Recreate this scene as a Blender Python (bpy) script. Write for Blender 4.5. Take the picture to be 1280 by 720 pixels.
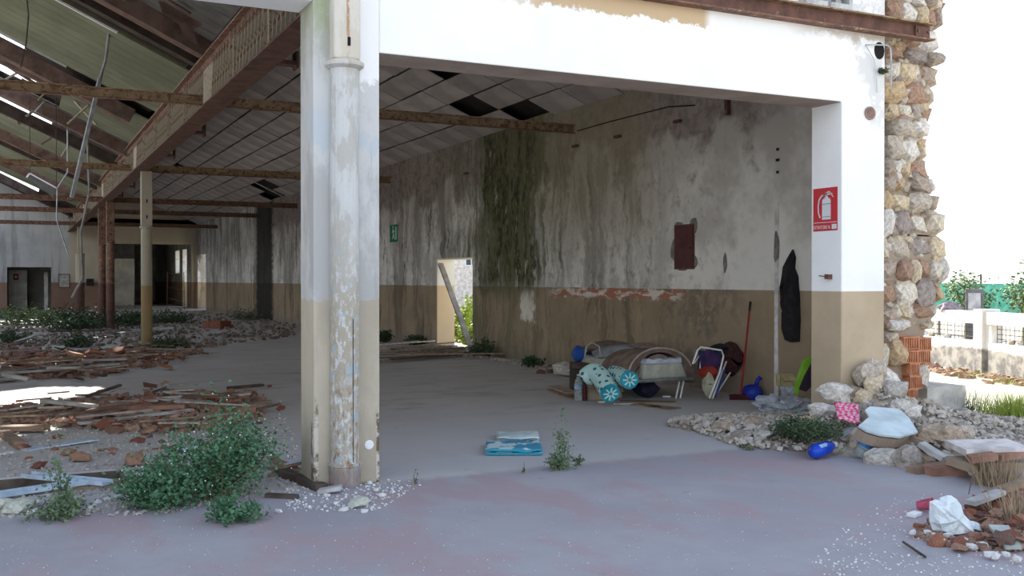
import bpy, bmesh, math, random
from mathutils import Vector, Matrix, Euler, noise as mnoise
for o in list(bpy.data.objects): bpy.data.objects.remove(o)
SC = bpy.context.scene; COL = SC.collection
PI = math.pi; R = math.radians

# ------------------------------------------------------------------ camera, sky, sun, exposure
CAM_Z = 1.6; FPX = 1250.0; YAW = math.atan2(620, 1250); PITCH = math.atan(10.4 / 1250)
cam = bpy.data.objects.new('camera', bpy.data.cameras.new('camera')); COL.objects.link(cam)
cam.data.sensor_width = 36.0; cam.data.lens = 36.0 * FPX / 1280.0
cam.data.clip_end = 2000
cam.location = (0, 0, CAM_Z); cam.rotation_euler = (PI / 2 - PITCH, 0, -YAW)
SC.camera = cam
SC.view_settings.view_transform = 'Standard'; SC.view_settings.look = 'None'
SC.view_settings.gamma = 1.0; SC.view_settings.exposure = 0.0

w = bpy.data.worlds.new('world'); SC.world = w; w.use_nodes = True
nt = w.node_tree; bg = nt.nodes['Background']
tc = nt.nodes.new('ShaderNodeTexCoord'); sx = nt.nodes.new('ShaderNodeSeparateXYZ')
rp = nt.nodes.new('ShaderNodeValToRGB')
nt.links.new(tc.outputs['Generated'], sx.inputs[0]); nt.links.new(sx.outputs['Z'], rp.inputs[0])
rp.color_ramp.elements[0].position = 0.0; rp.color_ramp.elements[0].color = (1, 1, 1, 1)
rp.color_ramp.elements[1].position = 1.0; rp.color_ramp.elements[1].color = (0.16, 0.22, 0.36, 1)
e = rp.color_ramp.elements.new(0.2); e.color = (0.90, 0.95, 1.0, 1)
e = rp.color_ramp.elements.new(0.5); e.color = (0.42, 0.50, 0.64, 1)
nt.links.new(rp.outputs[0], bg.inputs[0]); bg.inputs[1].default_value = 2.4

sl = bpy.data.lights.new('sun', 'SUN'); sl.energy = 15.0; sl.angle = R(0.6); sl.color = (1.0, 0.95, 0.86)
sun = bpy.data.objects.new('sun', sl); COL.objects.link(sun)
SUN_EL = R(32)
sun.rotation_euler = Vector((-0.05, math.cos(SUN_EL), math.sin(SUN_EL))).to_track_quat('Z', 'Y').to_euler()
sun.location = (0, 60, 40)

# ------------------------------------------------------------------ layout helpers (surveyed image point -> place)
CY, SY = math.cos(YAW), math.sin(YAW)
def ray(u, v):
    k = (u - 640) / FPX; t = (349.6 - v) / FPX
    return SY + CY * k, CY - SY * k, t
def WZ(u, v, z=0.0):
    a, b, t = ray(u, v); d = (z - CAM_Z) / t; return Vector((a * d, b * d, z))
def WX(u, v, X):
    a, b, t = ray(u, v); d = X / a; return Vector((X, b * d, CAM_Z + t * d))
def WY(u, v, Y):
    a, b, t = ray(u, v); d = Y / b; return Vector((a * d, Y, CAM_Z + t * d))
def WD(u, v, d):
    a, b, t = ray(u, v); return Vector((a * d, b * d, CAM_Z + t * d))

# ------------------------------------------------------------------ materials
class NT:
    def __init__(s, name):
        s.m = bpy.data.materials.new(name); s.m.use_nodes = True
        s.n = s.m.node_tree.nodes; s.l = s.m.node_tree.links; s.b = s.n['Principled BSDF']
        s.b.inputs['Specular IOR Level'].default_value = 0.25
    def node(s, t, **kw):
        x = s.n.new(t)
        for k, v in kw.items(): setattr(x, k, v)
        return x
    def put(s, sock, v):
        if isinstance(v, bpy.types.NodeSocket): s.l.new(v, sock)
        elif isinstance(v, (tuple, list)) and len(v) == 3 and len(sock.default_value) == 4: sock.default_value = (*v, 1)
        else: sock.default_value = v
    def pos(s, obj=False):
        if obj: return s.node('ShaderNodeTexCoord').outputs['Object']
        return s.node('ShaderNodeNewGeometry').outputs['Position']
    def xyz(s, v):
        x = s.node('ShaderNodeSeparateXYZ'); s.l.new(v, x.inputs[0]); return x.outputs
    def sc(s, v, k):
        x = s.node('ShaderNodeVectorMath', operation='MULTIPLY'); s.l.new(v, x.inputs[0]); x.inputs[1].default_value = k; return x.outputs[0]
    def noise(s, v, scale, detail=5, rough=.6):
        x = s.node('ShaderNodeTexNoise'); s.l.new(v, x.inputs['Vector']); x.inputs['Scale'].default_value = scale
        x.inputs['Detail'].default_value = detail; x.inputs['Roughness'].default_value = rough; return x.outputs['Fac']
    def math(s, op, a, b=0.0, clamp=False):
        x = s.node('ShaderNodeMath', operation=op, use_clamp=clamp); s.put(x.inputs[0], a); s.put(x.inputs[1], b); return x.outputs[0]
    def ss(s, v, a, b):
        x = s.node('ShaderNodeMapRange', interpolation_type='SMOOTHSTEP'); s.put(x.inputs[0], v)
        x.inputs[1].default_value = a; x.inputs[2].default_value = b; return x.outputs[0]
    def band(s, v, a, b, e): return s.math('MULTIPLY', s.ss(v, a - e, a + e), s.math('SUBTRACT', 1.0, s.ss(v, b - e, b + e)))
    def mix(s, f, a, b):
        x = s.node('ShaderNodeMix', data_type='RGBA'); s.put(x.inputs[0], f); s.put(x.inputs[6], a); s.put(x.inputs[7], b); return x.outputs[2]
    def mulc(s, f, a, b):
        x = s.node('ShaderNodeMix', data_type='RGBA', blend_type='MULTIPLY'); s.put(x.inputs[0], f); s.put(x.inputs[6], a); s.put(x.inputs[7], b); return x.outputs[2]
    def bump(s, h, st=.3, dist=.02):
        x = s.node('ShaderNodeBump'); x.inputs['Strength'].default_value = st; x.inputs['Distance'].default_value = dist
        s.put(x.inputs['Height'], h); s.l.new(x.outputs[0], s.b.inputs['Normal'])
    def done(s, color, rough=.9, metal=0.0):
        s.put(s.b.inputs['Base Color'], color); s.put(s.b.inputs['Roughness'], rough); s.b.inputs['Metallic'].default_value = metal
        return s.m
def lum(c, k): return tuple(min(1, max(0, x * k)) for x in c)
MATS = {}
def mat(name, c, c2=None, rough=.88, metal=0.0, scale=6, var=.25, bump=.25, spots=None, rnd=0.0, spot_t=.6):
    if name in MATS: return MATS[name]
    t = NT(name); p = t.pos(True)
    n = t.noise(p, scale)
    f = t.ss(n, .3, .7)
    col = t.mix(f, lum(c, 1 - var), c2 or lum(c, 1 + var))
    if spots:
        col = t.mix(t.ss(t.noise(p, scale * 2.3, 6, .7), spot_t - .04, spot_t + .05), col, spots)
    if rnd:
        oi = t.node('ShaderNodeObjectInfo')
        k = t.node('ShaderNodeMapRange'); t.l.new(oi.outputs['Random'], k.inputs[0]); k.inputs[3].default_value = 1 - rnd; k.inputs[4].default_value = 1 + rnd
        h = t.node('ShaderNodeHueSaturation'); t.l.new(k.outputs[0], h.inputs['Value']); t.l.new(col, h.inputs['Color']); col = h.outputs[0]
    if bump: t.bump(t.noise(p, scale * 5, 4), bump, .01)
    MATS[name] = t.done(col, rough, metal); return MATS[name]
def ramp_mat(name, cols, rough=.9, scale=8, bump=.5):
    t = NT(name); p = t.pos(True); oi = t.node('ShaderNodeObjectInfo'); r = t.node('ShaderNodeValToRGB'); r.color_ramp.interpolation = 'CONSTANT'
    el = r.color_ramp.elements
    while len(el) < len(cols): el.new(.5)
    for i, c in enumerate(cols): el[i].position = i / len(cols); el[i].color = (*c, 1)
    t.l.new(oi.outputs['Random'], r.inputs[0])
    n = t.noise(p, scale); g = t.mulc(1.0, r.outputs[0], t.mix(t.ss(n, .3, .7), (.62, .6, .58), (1.15, 1.12, 1.08)))
    t.bump(t.noise(p, scale * 3), bump, .02); MATS[name] = t.done(g, rough); return MATS[name]

def m_deep_wall():
    t = NT('stained_plaster'); P = t.pos(); x, y, z = t.xyz(P)
    bl = t.noise(P, .9, 7, .65); fn = t.noise(P, 5, 6, .7); big = t.noise(P, .55, 3, .5)
    wv = t.node('ShaderNodeVectorMath', operation='ADD'); cb_ = t.node('ShaderNodeCombineXYZ'); t.put(cb_.inputs[1], t.math('MULTIPLY', bl, .9)); t.l.new(P, wv.inputs[0]); t.l.new(cb_.outputs[0], wv.inputs[1]); Pw = wv.outputs[0]
    st = t.math('ADD', t.noise(t.sc(Pw, (1.5, 1.7, .20)), 1.0, 8, .72), t.math('MULTIPLY', t.math('SUBTRACT', big, .5), .22))
    st2 = t.math('ADD', t.noise(t.sc(Pw, (5, 4.5, .55)), 1.0, 7, .75), t.math('MULTIPLY', t.math('SUBTRACT', big, .5), .3))
    up = t.mix(t.ss(bl, .4, .6), (0.560, 0.546, 0.504), (0.784, 0.784, 0.742))
    up = t.mix(t.math('MULTIPLY', t.ss(fn, .5, .68), t.ss(y, 10, 13)), up, (0.420, 0.392, 0.350))
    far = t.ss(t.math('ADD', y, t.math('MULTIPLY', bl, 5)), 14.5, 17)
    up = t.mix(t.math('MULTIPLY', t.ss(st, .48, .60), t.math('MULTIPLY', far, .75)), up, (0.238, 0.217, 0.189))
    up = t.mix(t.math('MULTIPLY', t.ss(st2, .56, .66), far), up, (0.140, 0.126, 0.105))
    # damp brown stain under the roof
    ztop = t.math('ADD', z, t.math('MULTIPLY', t.math('SUBTRACT', bl, .5), 3.2))
    brown = t.math('MULTIPLY', t.ss(ztop, 3.35, 3.75), t.band(y, 10.2, 40, .7))
    up = t.mix(t.math('MULTIPLY', brown, .85), up, t.mix(t.ss(fn, .4, .6), (0.182, 0.147, 0.133), (0.336, 0.280, 0.252)))
    olive = t.math('MULTIPLY', t.band(t.math('ADD', y, t.math('MULTIPLY', bl, 3)), 14.6, 19, .8), t.ss(t.math('ADD', z, t.math('MULTIPLY', bl, 3)), 3.3, 4.4))
    up = t.mix(t.math('MULTIPLY', olive, .55), up, (0.336, 0.308, 0.210))
    # tan dado
    dn = t.mix(t.ss(bl, .35, .65), (0.30, 0.235, 0.16), (0.39, 0.305, 0.205))
    dn = t.mix(t.math('MULTIPLY', t.ss(st, .5, .62), t.math('MULTIPLY', t.ss(y, 11.3, 13.5), .85)), dn, (0.16, 0.13, 0.09))
    smd = t.math('MULTIPLY', t.band(t.math('ADD', y, bl), 11.6, 13.6, .5), t.math('MULTIPLY', t.ss(fn, .38, .55), t.ss(bl, .42, .56)))
    dn = t.mix(t.math('MULTIPLY', smd, .75), dn, (.14, .13, .115))
    dn = t.mix(t.math('MULTIPLY', t.ss(st2, .66, .70), .4), dn, (0.45, 0.41, 0.34))
    brick = t.math('MULTIPLY', t.band(y, 12.4, 16.4, .35), t.band(t.math('ADD', z, t.math('MULTIPLY', t.math('SUBTRACT', fn, .5), .35)), 1.29, 1.44, .03))
    bc = t.mix(t.ss(t.noise(t.sc(P, (1, .6, 2)), 4), .45, .55), (0.420, 0.168, 0.112), (0.700, 0.658, 0.588))
    dn = t.mix(brick, dn, bc)
    wp = t.math('MULTIPLY', t.band(t.math('ADD', y, t.math('MULTIPLY', t.math('SUBTRACT', fn, .5), .5)), 17.2, 17.75, .06), t.band(t.math('ADD', z, t.math('MULTIPLY', fn, .6)), 1.1, 1.72, .05))
    dn = t.mix(wp, dn, (0.812, 0.784, 0.700))
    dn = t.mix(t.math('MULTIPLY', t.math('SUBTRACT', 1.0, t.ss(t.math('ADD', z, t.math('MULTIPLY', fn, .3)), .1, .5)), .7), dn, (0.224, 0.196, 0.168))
    zl = t.math('ADD', z, t.math('MULTIPLY', t.math('MULTIPLY', t.math('SUBTRACT', fn, .5), .08), t.ss(y, 13, 16)))
    c = t.mix(t.ss(zl, 1.455, 1.462), dn, up)
    # moss and mould runs
    ym = t.math('ADD', y, t.math('MULTIPLY', t.math('SUBTRACT', bl, .5), 1.6))
    ymm = t.math('ADD', ym, t.math('MULTIPLY', t.math('SUBTRACT', st2, .5), 2.2))
    moss = t.math('MULTIPLY', t.band(ymm, 16.9, 19.6, .35), t.ss(t.noise(t.sc(P, (4, 3.5, 1.1)), 1.0, 9, .8), .36, .48))
    moss = t.math('MULTIPLY', moss, t.ss(t.math('ADD', z, t.math('MULTIPLY', bl, .5)), 1.3, 1.9))
    c = t.mix(moss, c, t.mix(t.ss(fn, .4, .6), (0.045, 0.045, 0.026), (0.12, 0.125, 0.06)))
    mo2 = t.math('MULTIPLY', t.band(ymm, 16.0, 21.5, 1.0), t.math('MULTIPLY', t.ss(st2, .45, .56), .7))
    c = t.mix(mo2, c, (0.182, 0.182, 0.105))
    bk = t.band(t.math('ADD', y, t.math('MULTIPLY', t.math('SUBTRACT', fn, .5), 1.5)), 39.2, 42.2, .3)
    c = t.mix(t.math('MULTIPLY', bk, .93), c, (.02, .02, .018))
    t.bump(t.math('ADD', fn, t.math('MULTIPLY', bl, 2)), .5, .02)
    return t.done(c, .93)
def m_front():
    t = NT('white_render'); P = t.pos(); x, y, z = t.xyz(P)
    bl = t.noise(P, 1.1, 7, .65); fn = t.noise(P, 6, 6, .7)
    c = t.mix(t.ss(bl, .3, .7), (.80, .82, .83), (.88, .89, .90))
    fz = t.math('ADD', z, t.math('MULTIPLY', t.math('SUBTRACT', fn, .5), .35))
    och = t.math('MULTIPLY', t.ss(fz, 3.93, 3.96), t.math('SUBTRACT', 1.0, t.ss(x, 5.7, 5.82)))
    och = t.math('MULTIPLY', och, t.ss(x, 3.5, 4.1))
    c = t.mix(och, c, (.55, .42, .27))
    gp = t.math('MULTIPLY', t.ss(t.math('ADD', t.math('SUBTRACT', x, t.math('MULTIPLY', t.math('SUBTRACT', z, 3.7), -.3)), t.math('MULTIPLY', t.math('SUBTRACT', bl, .5), 1.2)), 7.58, 7.66), t.ss(t.math('ADD', z, t.math('MULTIPLY', bl, 1.0)), 3.5, 3.8))
    gp = t.math('MULTIPLY', gp, t.ss(fn, .42, .52))
    c = t.mix(t.math('MULTIPLY', gp, .55), c, (.50, .50, .49))
    topd = t.math('MULTIPLY', t.band(fz, 4.03, 4.14, .04), t.ss(x, 6.6, 7.4))
    c = t.mix(t.math('MULTIPLY', topd, .6), c, (.36, .30, .22))
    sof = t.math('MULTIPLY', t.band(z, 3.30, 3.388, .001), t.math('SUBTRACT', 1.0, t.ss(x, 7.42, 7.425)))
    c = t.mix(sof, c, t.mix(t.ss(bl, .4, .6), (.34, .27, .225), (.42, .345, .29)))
    # tan dado band
    dado = t.math('SUBTRACT', 1.0, t.ss(z, 1.478, 1.486))
    tan = t.mix(t.ss(bl, .3, .7), (.41, .33, .225), (.50, .41, .29))
    tan = t.mix(t.ss(fn, .70, .73), tan, (.62, .56, .45))
    c = t.mix(dado, c, tan)
    # weathered jamb reveal, slightly dirtier
    t.bump(fn, .3, .012)
    return t.done(c, .92)
def m_pillar():
    t = NT('pillar_plaster'); P = t.pos(); x, y, z = t.xyz(P)
    bl = t.noise(t.sc(P, (1, 1, .45)), 2.2, 7, .65); fn = t.noise(P, 9, 6, .7)
    st = t.noise(t.sc(P, (14, 14, .8)), 1.0, 5)
    c = t.mix(t.ss(bl, .42, .55), (.42, .425, .42), (.54, .555, .56))
    c = t.mix(t.math('MULTIPLY', t.ss(bl, .56, .6), t.band(z, 1.5, 2.9, .2)), c, (.47, .525, .565))
    c = t.mix(t.math('MULTIPLY', t.ss(st, .6, .68), .4), c, (.34, .33, .31))
    gm = t.math('MULTIPLY', t.band(x, 2.03, 2.17, .03), t.ss(t.math('ADD', z, t.math('MULTIPLY', fn, .8)), 3.5, 4.3))
    c = t.mix(t.math('MULTIPLY', gm, .8), c, (.26, .31, .14))
    gp = t.math('MULTIPLY', t.ss(x, 2.40, 2.42), t.ss(t.math('ADD', z, t.math('MULTIPLY', fn, .4)), 3.3, 3.36))
    c = t.mix(gp, c, (.80, .82, .84))
    zd = t.math('ADD', z, t.math('MULTIPLY', t.math('SUBTRACT', fn, .5), .12))
    tan = t.mix(t.ss(bl, .35, .6), (.40, .365, .29), (.50, .455, .36))
    tan = t.mix(t.math('MULTIPLY', t.math('SUBTRACT', 1.0, t.ss(z, .1, .6)), .45), tan, (.30, .26, .21))
    c = t.mix(t.math('SUBTRACT', 1.0, t.ss(zd, 1.435, 1.445)), c, tan)
    # plaster broken off the arrises near the floor: brown core with white rim
    edge = t.math('MAXIMUM', t.math('MULTIPLY', t.band(x, 2.02, 2.075, .008), t.math('SUBTRACT', 1.0, t.ss(y, 7.6, 7.62))), t.ss(x, 2.535, 2.545))
    n2 = t.noise(t.sc(P, (6, 6, 2)), 1.0, 4)
    low = t.math('SUBTRACT', 1.0, t.ss(t.math('ADD', z, t.math('MULTIPLY', n2, 1.4)), 1.2, 1.3))
    ed = t.math('MULTIPLY', edge, low)
    c = t.mix(ed, c, t.mix(t.ss(fn, .45, .55), (.16, .11, .075), (.55, .52, .46)))
    t.bump(t.math('ADD', fn, bl), .5, .015)
    return t.done(c, .9)
def m_pipe():
    t = NT('flaking_pipe_paint'); P = t.pos(); x, y, z = t.xyz(P)
    bl = t.noise(t.sc(P, (2, 2, .7)), 4, 7, .7); fn = t.noise(t.sc(P, (2, 2, 1)), 14, 6, .7)
    c = t.mix(t.ss(bl, .45, .55), (.44, .44, .42), (.54, .56, .565))
    c = t.mix(t.math('MULTIPLY', t.ss(z, 3.2, 3.3), .5), c, (.66, .60, .48))
    lowf = t.math('SUBTRACT', 1.0, t.ss(z, 1.2, 2.3))
    c = t.mix(t.math('MULTIPLY', lowf, t.ss(fn, .43, .49)), c, (.38, .345, .275))
    c = t.mix(t.math('MULTIPLY', t.ss(t.noise(P, 7, 6, .7), .55, .6), lowf), c, (.36, .42, .45))
    rus = t.math('MULTIPLY', t.ss(fn, .56, .62), t.math('SUBTRACT', 1.0, t.ss(z, .3, 1.3)))
    c = t.mix(rus, c, (.26, .15, .10))
    run = t.math('MULTIPLY', t.band(x, 2.265, 2.29, .008), t.ss(t.math('ADD', z, bl), 3.6, 3.9))
    c = t.mix(t.math('MULTIPLY', run, t.ss(fn, .40, .55)), c, (.40, .26, .16))
    c = t.mix(t.math('MULTIPLY', t.math('SUBTRACT', 1.0, t.ss(z, .12, .2)), .75), c, (.22, .17, .16))
    t.bump(t.math('ADD', fn, bl), .6, .01)
    return t.done(c, .8)
def m_floor():
    t = NT('dusty_concrete'); P = t.pos(); x, y, z = t.xyz(P)
    bl = t.noise(P, .45, 7, .65); fn = t.noise(P, 7, 7, .7); md = t.noise(t.sc(P, (1, .5, 1)), 1.6, 6, .6)
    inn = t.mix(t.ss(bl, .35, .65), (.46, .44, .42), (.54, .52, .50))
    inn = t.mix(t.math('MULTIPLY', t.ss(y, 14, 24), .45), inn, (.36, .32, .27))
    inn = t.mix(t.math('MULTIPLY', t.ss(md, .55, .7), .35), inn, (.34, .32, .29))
    out = t.mix(t.ss(bl, .4, .6), (.33, .315, .34), (.37, .36, .38))
    pink = t.ss(md, .46, .62)
    out = t.mix(t.math('MULTIPLY', pink, .8), out, (.38, .29, .305))
    yy = t.math('ADD', y, t.math('MULTIPLY', t.math('SUBTRACT', fn, .5), .35))
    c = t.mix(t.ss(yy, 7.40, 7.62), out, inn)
    nearin = t.math('MULTIPLY', t.ss(y, 7.5, 7.7), t.math('SUBTRACT', 1.0, t.ss(y, 9.0, 12.5)))
    c = t.mix(t.math('MULTIPLY', nearin, .6), c, (.44, .44, .46))
    drt = t.math('MULTIPLY', t.ss(t.noise(t.sc(P, (.6, 1.6, 1)), 1.3, 8, .75), .5, .66), t.ss(y, 9, 13))
    c = t.mix(t.math('MULTIPLY', drt, .6), c, (.23, .205, .17))
    c = t.mix(t.math('MULTIPLY', t.ss(fn, .62, .72), .35), c, (.55, .53, .5))
    c = t.mix(t.math('MULTIPLY', t.ss(t.noise(P, 2.7, 6, .75), .6, .7), .45), c, (.26, .235, .22))
    t.bump(t.math('ADD', fn, t.math('MULTIPLY', md, .6)), .35, .012)
    return t.done(c, t.math('ADD', .62, t.math('MULTIPLY', bl, .3)))
def m_ground():
    t = NT('pale_dusty_ground'); P = t.pos(); x, y, z = t.xyz(P)
    bl = t.noise(P, .6, 7, .65); fn = t.noise(P, 6, 6, .7)
    c = t.mix(t.ss(bl, .4, .6), (.60, .55, .46), (.52, .48, .40))
    c = t.mix(t.ss(fn, .58, .66), c, (.40, .36, .27)); t.bump(fn, .6, .03)
    return t.done(c, .95)
def m_gable():
    t = NT('far_wall_paint'); P = t.pos(); x, y, z = t.xyz(P)
    bl = t.noise(P, .5, 6); st = t.noise(t.sc(P, (2.5, 2, .2)), 1.0, 5)
    up = t.mix(t.ss(bl, .4, .6), (.40, .41, .40), (.50, .50, .48)); up = t.mix(t.math('MULTIPLY', t.ss(st, .52, .64), .5), up, (.2, .19, .17))
    up = t.mix(t.ss(x, 2.4, 2.6), up, t.mix(t.ss(bl, .4, .6), (.44, .39, .29), (.52, .46, .35)))
    dn = t.mix(t.ss(bl, .4, .6), (.24, .15, .105), (.30, .19, .135))
    return t.done(t.mix(t.ss(z, 1.44, 1.47), dn, up), .95)
def m_perim():
    t = NT('perimeter_render'); P = t.pos(); x, y, z = t.xyz(P)
    bl = t.noise(P, 1.8, 7, .7); zz = t.math('ADD', z, t.math('MULTIPLY', t.math('SUBTRACT', bl, .5), .35))
    c = t.mix(t.ss(bl, .4, .6), (.80, .79, .76), (.68, .66, .62))
    c = t.mix(t.math('SUBTRACT', 1.0, t.ss(zz, .33, .42)), c, t.mix(t.ss(t.noise(P, 5), .4, .6), (.16, .155, .15), (.34, .32, .29)))
    t.bump(bl, .5, .03); return t.done(c, .95)
M_DEEP = m_deep_wall(); M_FRONT = m_front(); M_PILLAR = m_pillar(); M_PIPE = m_pipe(); M_FLOOR = m_floor(); M_GROUND = m_ground(); M_GABLE = m_gable(); M_PERIM = m_perim()
M_STONE = ramp_mat('rubble_stone', [(.62, .52, .37), (.70, .66, .58), (.42, .36, .30), (.34, .30, .28), (.55, .42, .27), (.72, .70, .66), (.47, .40, .34), (.66, .57, .42), (.40, .27, .20), (.52, .47, .40), (.60, .56, .50), (.45, .38, .31), (.64, .58, .47)])
M_MORTAR = mat('lime_mortar', (.46, .37, .28), (.34, .27, .21), scale=9, bump=.8)
M_HOLLOW = mat('hollow_brick', (.50, .19, .09), (.58, .28, .16), scale=8)
M_DEBRIS = ramp_mat('plaster_debris', [(.50, .48, .45), (.62, .60, .56), (.42, .37, .31), (.36, .33, .30), (.56, .50, .42), (.68, .66, .63), (.44, .36, .28)])
M_TILE = ramp_mat('clay_tile', [(.30, .12, .08), (.36, .16, .105), (.22, .095, .07), (.36, .21, .155), (.26, .15, .115), (.17, .11, .09), (.40, .25, .18)], scale=14)
M_BOARD = ramp_mat('weathered_board', [(.34, .32, .30), (.42, .40, .38), (.22, .17, .13), (.30, .24, .18), (.46, .45, .43), (.17, .12, .09), (.38, .30, .22)], scale=10)
M_WHITECRUMB = mat('white_crumb', (.66, .67, .66), scale=20)
M_RUST = mat('rusty_steel', (.15, .085, .065), (.24, .13, .09), rough=.75, scale=7, spots=(.42, .32, .20), spot_t=.6)
M_DARKRUST = mat('dark_rusty_steel', (.105, .055, .045), (.16, .08, .06), rough=.7, scale=5, spots=(.22, .15, .10), spot_t=.64)
M_TIE = mat('tie_bar_paint', (.30, .21, .13), (.38, .28, .17), rough=.8, scale=5, spots=(.17, .09, .06), spot_t=.54)
M_CREAMP = mat('flaking_cream_paint', (.50, .45, .35), (.40, .35, .27), rough=.8, scale=7, spots=(.20, .11, .075), spot_t=.57)
M_CEIL = mat('grey_ceiling_board', (.45, .41, .395), (.53, .485, .465), scale=1.2, rnd=.10, bump=.1)
M_DECK = mat('dark_roof_deck', (.035, .03, .027), scale=3)
M_GREEN = mat('green_ceiling_board', (.175, .19, .128), (.20, .218, .148), scale=1.0, rnd=.04, bump=.1)
M_GREYPL = mat('grey_batten', (.33, .33, .32), (.42, .42, .40), scale=3, rnd=.2)
M_TIMBER = mat('dark_timber', (.13, .085, .07), (.20, .13, .105), scale=4)
M_TIMBER2 = mat('black_timber', (.05, .035, .03), (.08, .06, .05), scale=4)
M_SHEET = mat('dark_grey_sheet', (.12, .12, .12), (.16, .155, .15), scale=3)
M_GALV = mat('galvanised_strip', (.42, .45, .48), (.52, .56, .60), rough=.5, metal=.3, scale=6)
M_BLUEMET = mat('pale_blue_trim', (.42, .54, .66), (.52, .64, .76), rough=.55, scale=6)
M_LEAF = mat('weed_leaf', (.055, .15, .075), (.10, .23, .12), scale=9, var=.3, rough=.6, bump=0)
M_LEAF2 = mat('dark_weed_leaf', (.05, .085, .045), (.08, .13, .06), scale=9, rough=.7, bump=0)
M_LEAF3 = mat('bright_grass', (.30, .40, .06), (.42, .50, .12), scale=9, rough=.7, bump=0)
M_LEAF4 = mat('tree_leaf', (.10, .16, .06), (.20, .27, .11), scale=6, rough=.7, bump=0)
M_DRY = mat('dry_grass', (.36, .27, .17), (.46, .36, .24), scale=9, bump=0)
M_STEM = mat('plant_stem', (.16, .17, .09), scale=9, bump=0)
M_WHITE = mat('white_plastic', (.78, .80, .82), var=.05, rough=.4, scale=5, bump=.05)
M_BLACK = mat('black_cloth', (.018, .017, .02), (.03, .03, .035), scale=6, rough=.95)

# ------------------------------------------------------------------ mesh builder
class MB:
    def __init__(s): s.v = []; s.f = []; s.mi = []
    def add(s, vs, fs, mi=0):
        k = len(s.v); s.v += [tuple(v) for v in vs]; s.f += [tuple(i + k for i in f) for f in fs]; s.mi += [mi] * len(fs); return s
    def box(s, c, d, rot=None, mi=0, jit=0.0, rg=random):
        vs = []
        for sx_ in (-1, 1):
            for sy_ in (-1, 1):
                for sz_ in (-1, 1):
                    p = Vector((sx_ * d[0] / 2, sy_ * d[1] / 2, sz_ * d[2] / 2))
                    if jit: p += Vector([rg.uniform(-jit, jit) for _ in range(3)])
                    if rot is not None: p = rot @ p
                    vs.append(p + Vector(c))
        return s.add(vs, [(0, 1, 3, 2), (4, 6, 7, 5), (0, 4, 5, 1), (2, 3, 7, 6), (0, 2, 6, 4), (1, 5, 7, 3)], mi)
    def bb(s, x0, x1, y0, y1, z0, z1, mi=0): return s.box(((x0 + x1) / 2, (y0 + y1) / 2, (z0 + z1) / 2), (abs(x1 - x0), abs(y1 - y0), abs(z1 - z0)), mi=mi)
    def bar(s, a, b, w_, h_, up=(0, 0, 1), mi=0):
        a = Vector(a); b = Vector(b); d = (b - a); L = d.length; d.normalize(); u = Vector(up)
        sd = d.cross(u)
        if sd.length < 1e-4: sd = d.cross(Vector((1, 0, 0)))
        sd.normalize(); u = sd.cross(d)
        rot = Matrix((d, sd, u)).transposed()
        return s.box((a + b) / 2, (L, w_, h_), rot, mi)
    def tube(s, pts, r, n=8, mi=0, cap=True):
        pts = [Vector(p) for p in pts]; rr = r if isinstance(r, (list, tuple)) else [r] * len(pts); k = len(s.v); vs = []; fs = []
        ref = None
        for i, p in enumerate(pts):
            d = (pts[min(i + 1, len(pts) - 1)] - pts[max(i - 1, 0)]); d.normalize()
            if ref is None: ref = Vector((0, 0, 1)) if abs(d.z) < .9 else Vector((1, 0, 0))
            a = d.cross(ref); a.normalize(); b = a.cross(d); ref = b
            for j in range(n):
                t = 2 * PI * j / n; vs.append(p + a * (rr[i] * math.cos(t)) + b * (rr[i] * math.sin(t)))
        for i in range(len(pts) - 1):
            for j in range(n):
                j2 = (j + 1) % n; fs.append((i * n + j, i * n + j2, (i + 1) * n + j2, (i + 1) * n + j))
        if cap: fs.append(tuple(reversed(range(n)))); fs.append(tuple(range((len(pts) - 1) * n, len(pts) * n)))
        return s.add(vs, fs, mi)
    def lathe(s, c, prof, n=16, mi=0):
        vs = []; fs = []
        for (r_, z_) in prof:
            for j in range(n): t = 2 * PI * j / n; vs.append((c[0] + r_ * math.cos(t), c[1] + r_ * math.sin(t), c[2] + z_))
        for i in range(len(prof) - 1):
            for j in range(n): j2 = (j + 1) % n; fs.append((i * n + j, i * n + j2, (i + 1) * n + j2, (i + 1) * n + j))
        fs.append(tuple(reversed(range(n)))); fs.append(tuple(range((len(prof) - 1) * n, len(prof) * n)))
        return s.add(vs, fs, mi)
    def prism(s, poly, ext, mi=0):
        n = len(poly); e = Vector(ext); vs = [Vector(p) for p in poly] + [Vector(p) + e for p in poly]
        fs = [tuple(range(n)), tuple(reversed(range(n, 2 * n)))] + [(i, (i + 1) % n + 0, (i + 1) % n + n, i + n)[::-1] for i in range(n)]
        return s.add(vs, fs, mi)
    def mesh(s, name, mats):
        me = bpy.data.meshes.new(name); me.from_pydata(s.v, [], s.f)
        for m_ in (mats if isinstance(mats, (list, tuple)) else [mats]): me.materials.append(m_)
        if any(s.mi): me.polygons.foreach_set('material_index', s.mi)
        bm = bmesh.new(); bm.from_mesh(me); bmesh.ops.recalc_face_normals(bm, faces=bm.faces); bm.to_mesh(me); bm.free()
        return me
    def build(s, name, mats, parent=None, smooth=False, bevel=0.0, sub=0):
        o = bpy.data.objects.new(name, s.mesh(name, mats)); COL.objects.link(o)
        if parent is not None: o.parent = parent
        if smooth: o.data.polygons.foreach_set('use_smooth', [True] * len(o.data.polygons))
        if bevel: b_ = o.modifiers.new('bevel', 'BEVEL'); b_.width = bevel; b_.segments = 2; b_.limit_method = 'ANGLE'
        if sub: q = o.modifiers.new('sub', 'SUBSURF'); q.levels = q.render_levels = sub
        return o
def struct(o): o['kind'] = 'structure'; return o
def stuff(o): o['kind'] = 'stuff'; return o
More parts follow.
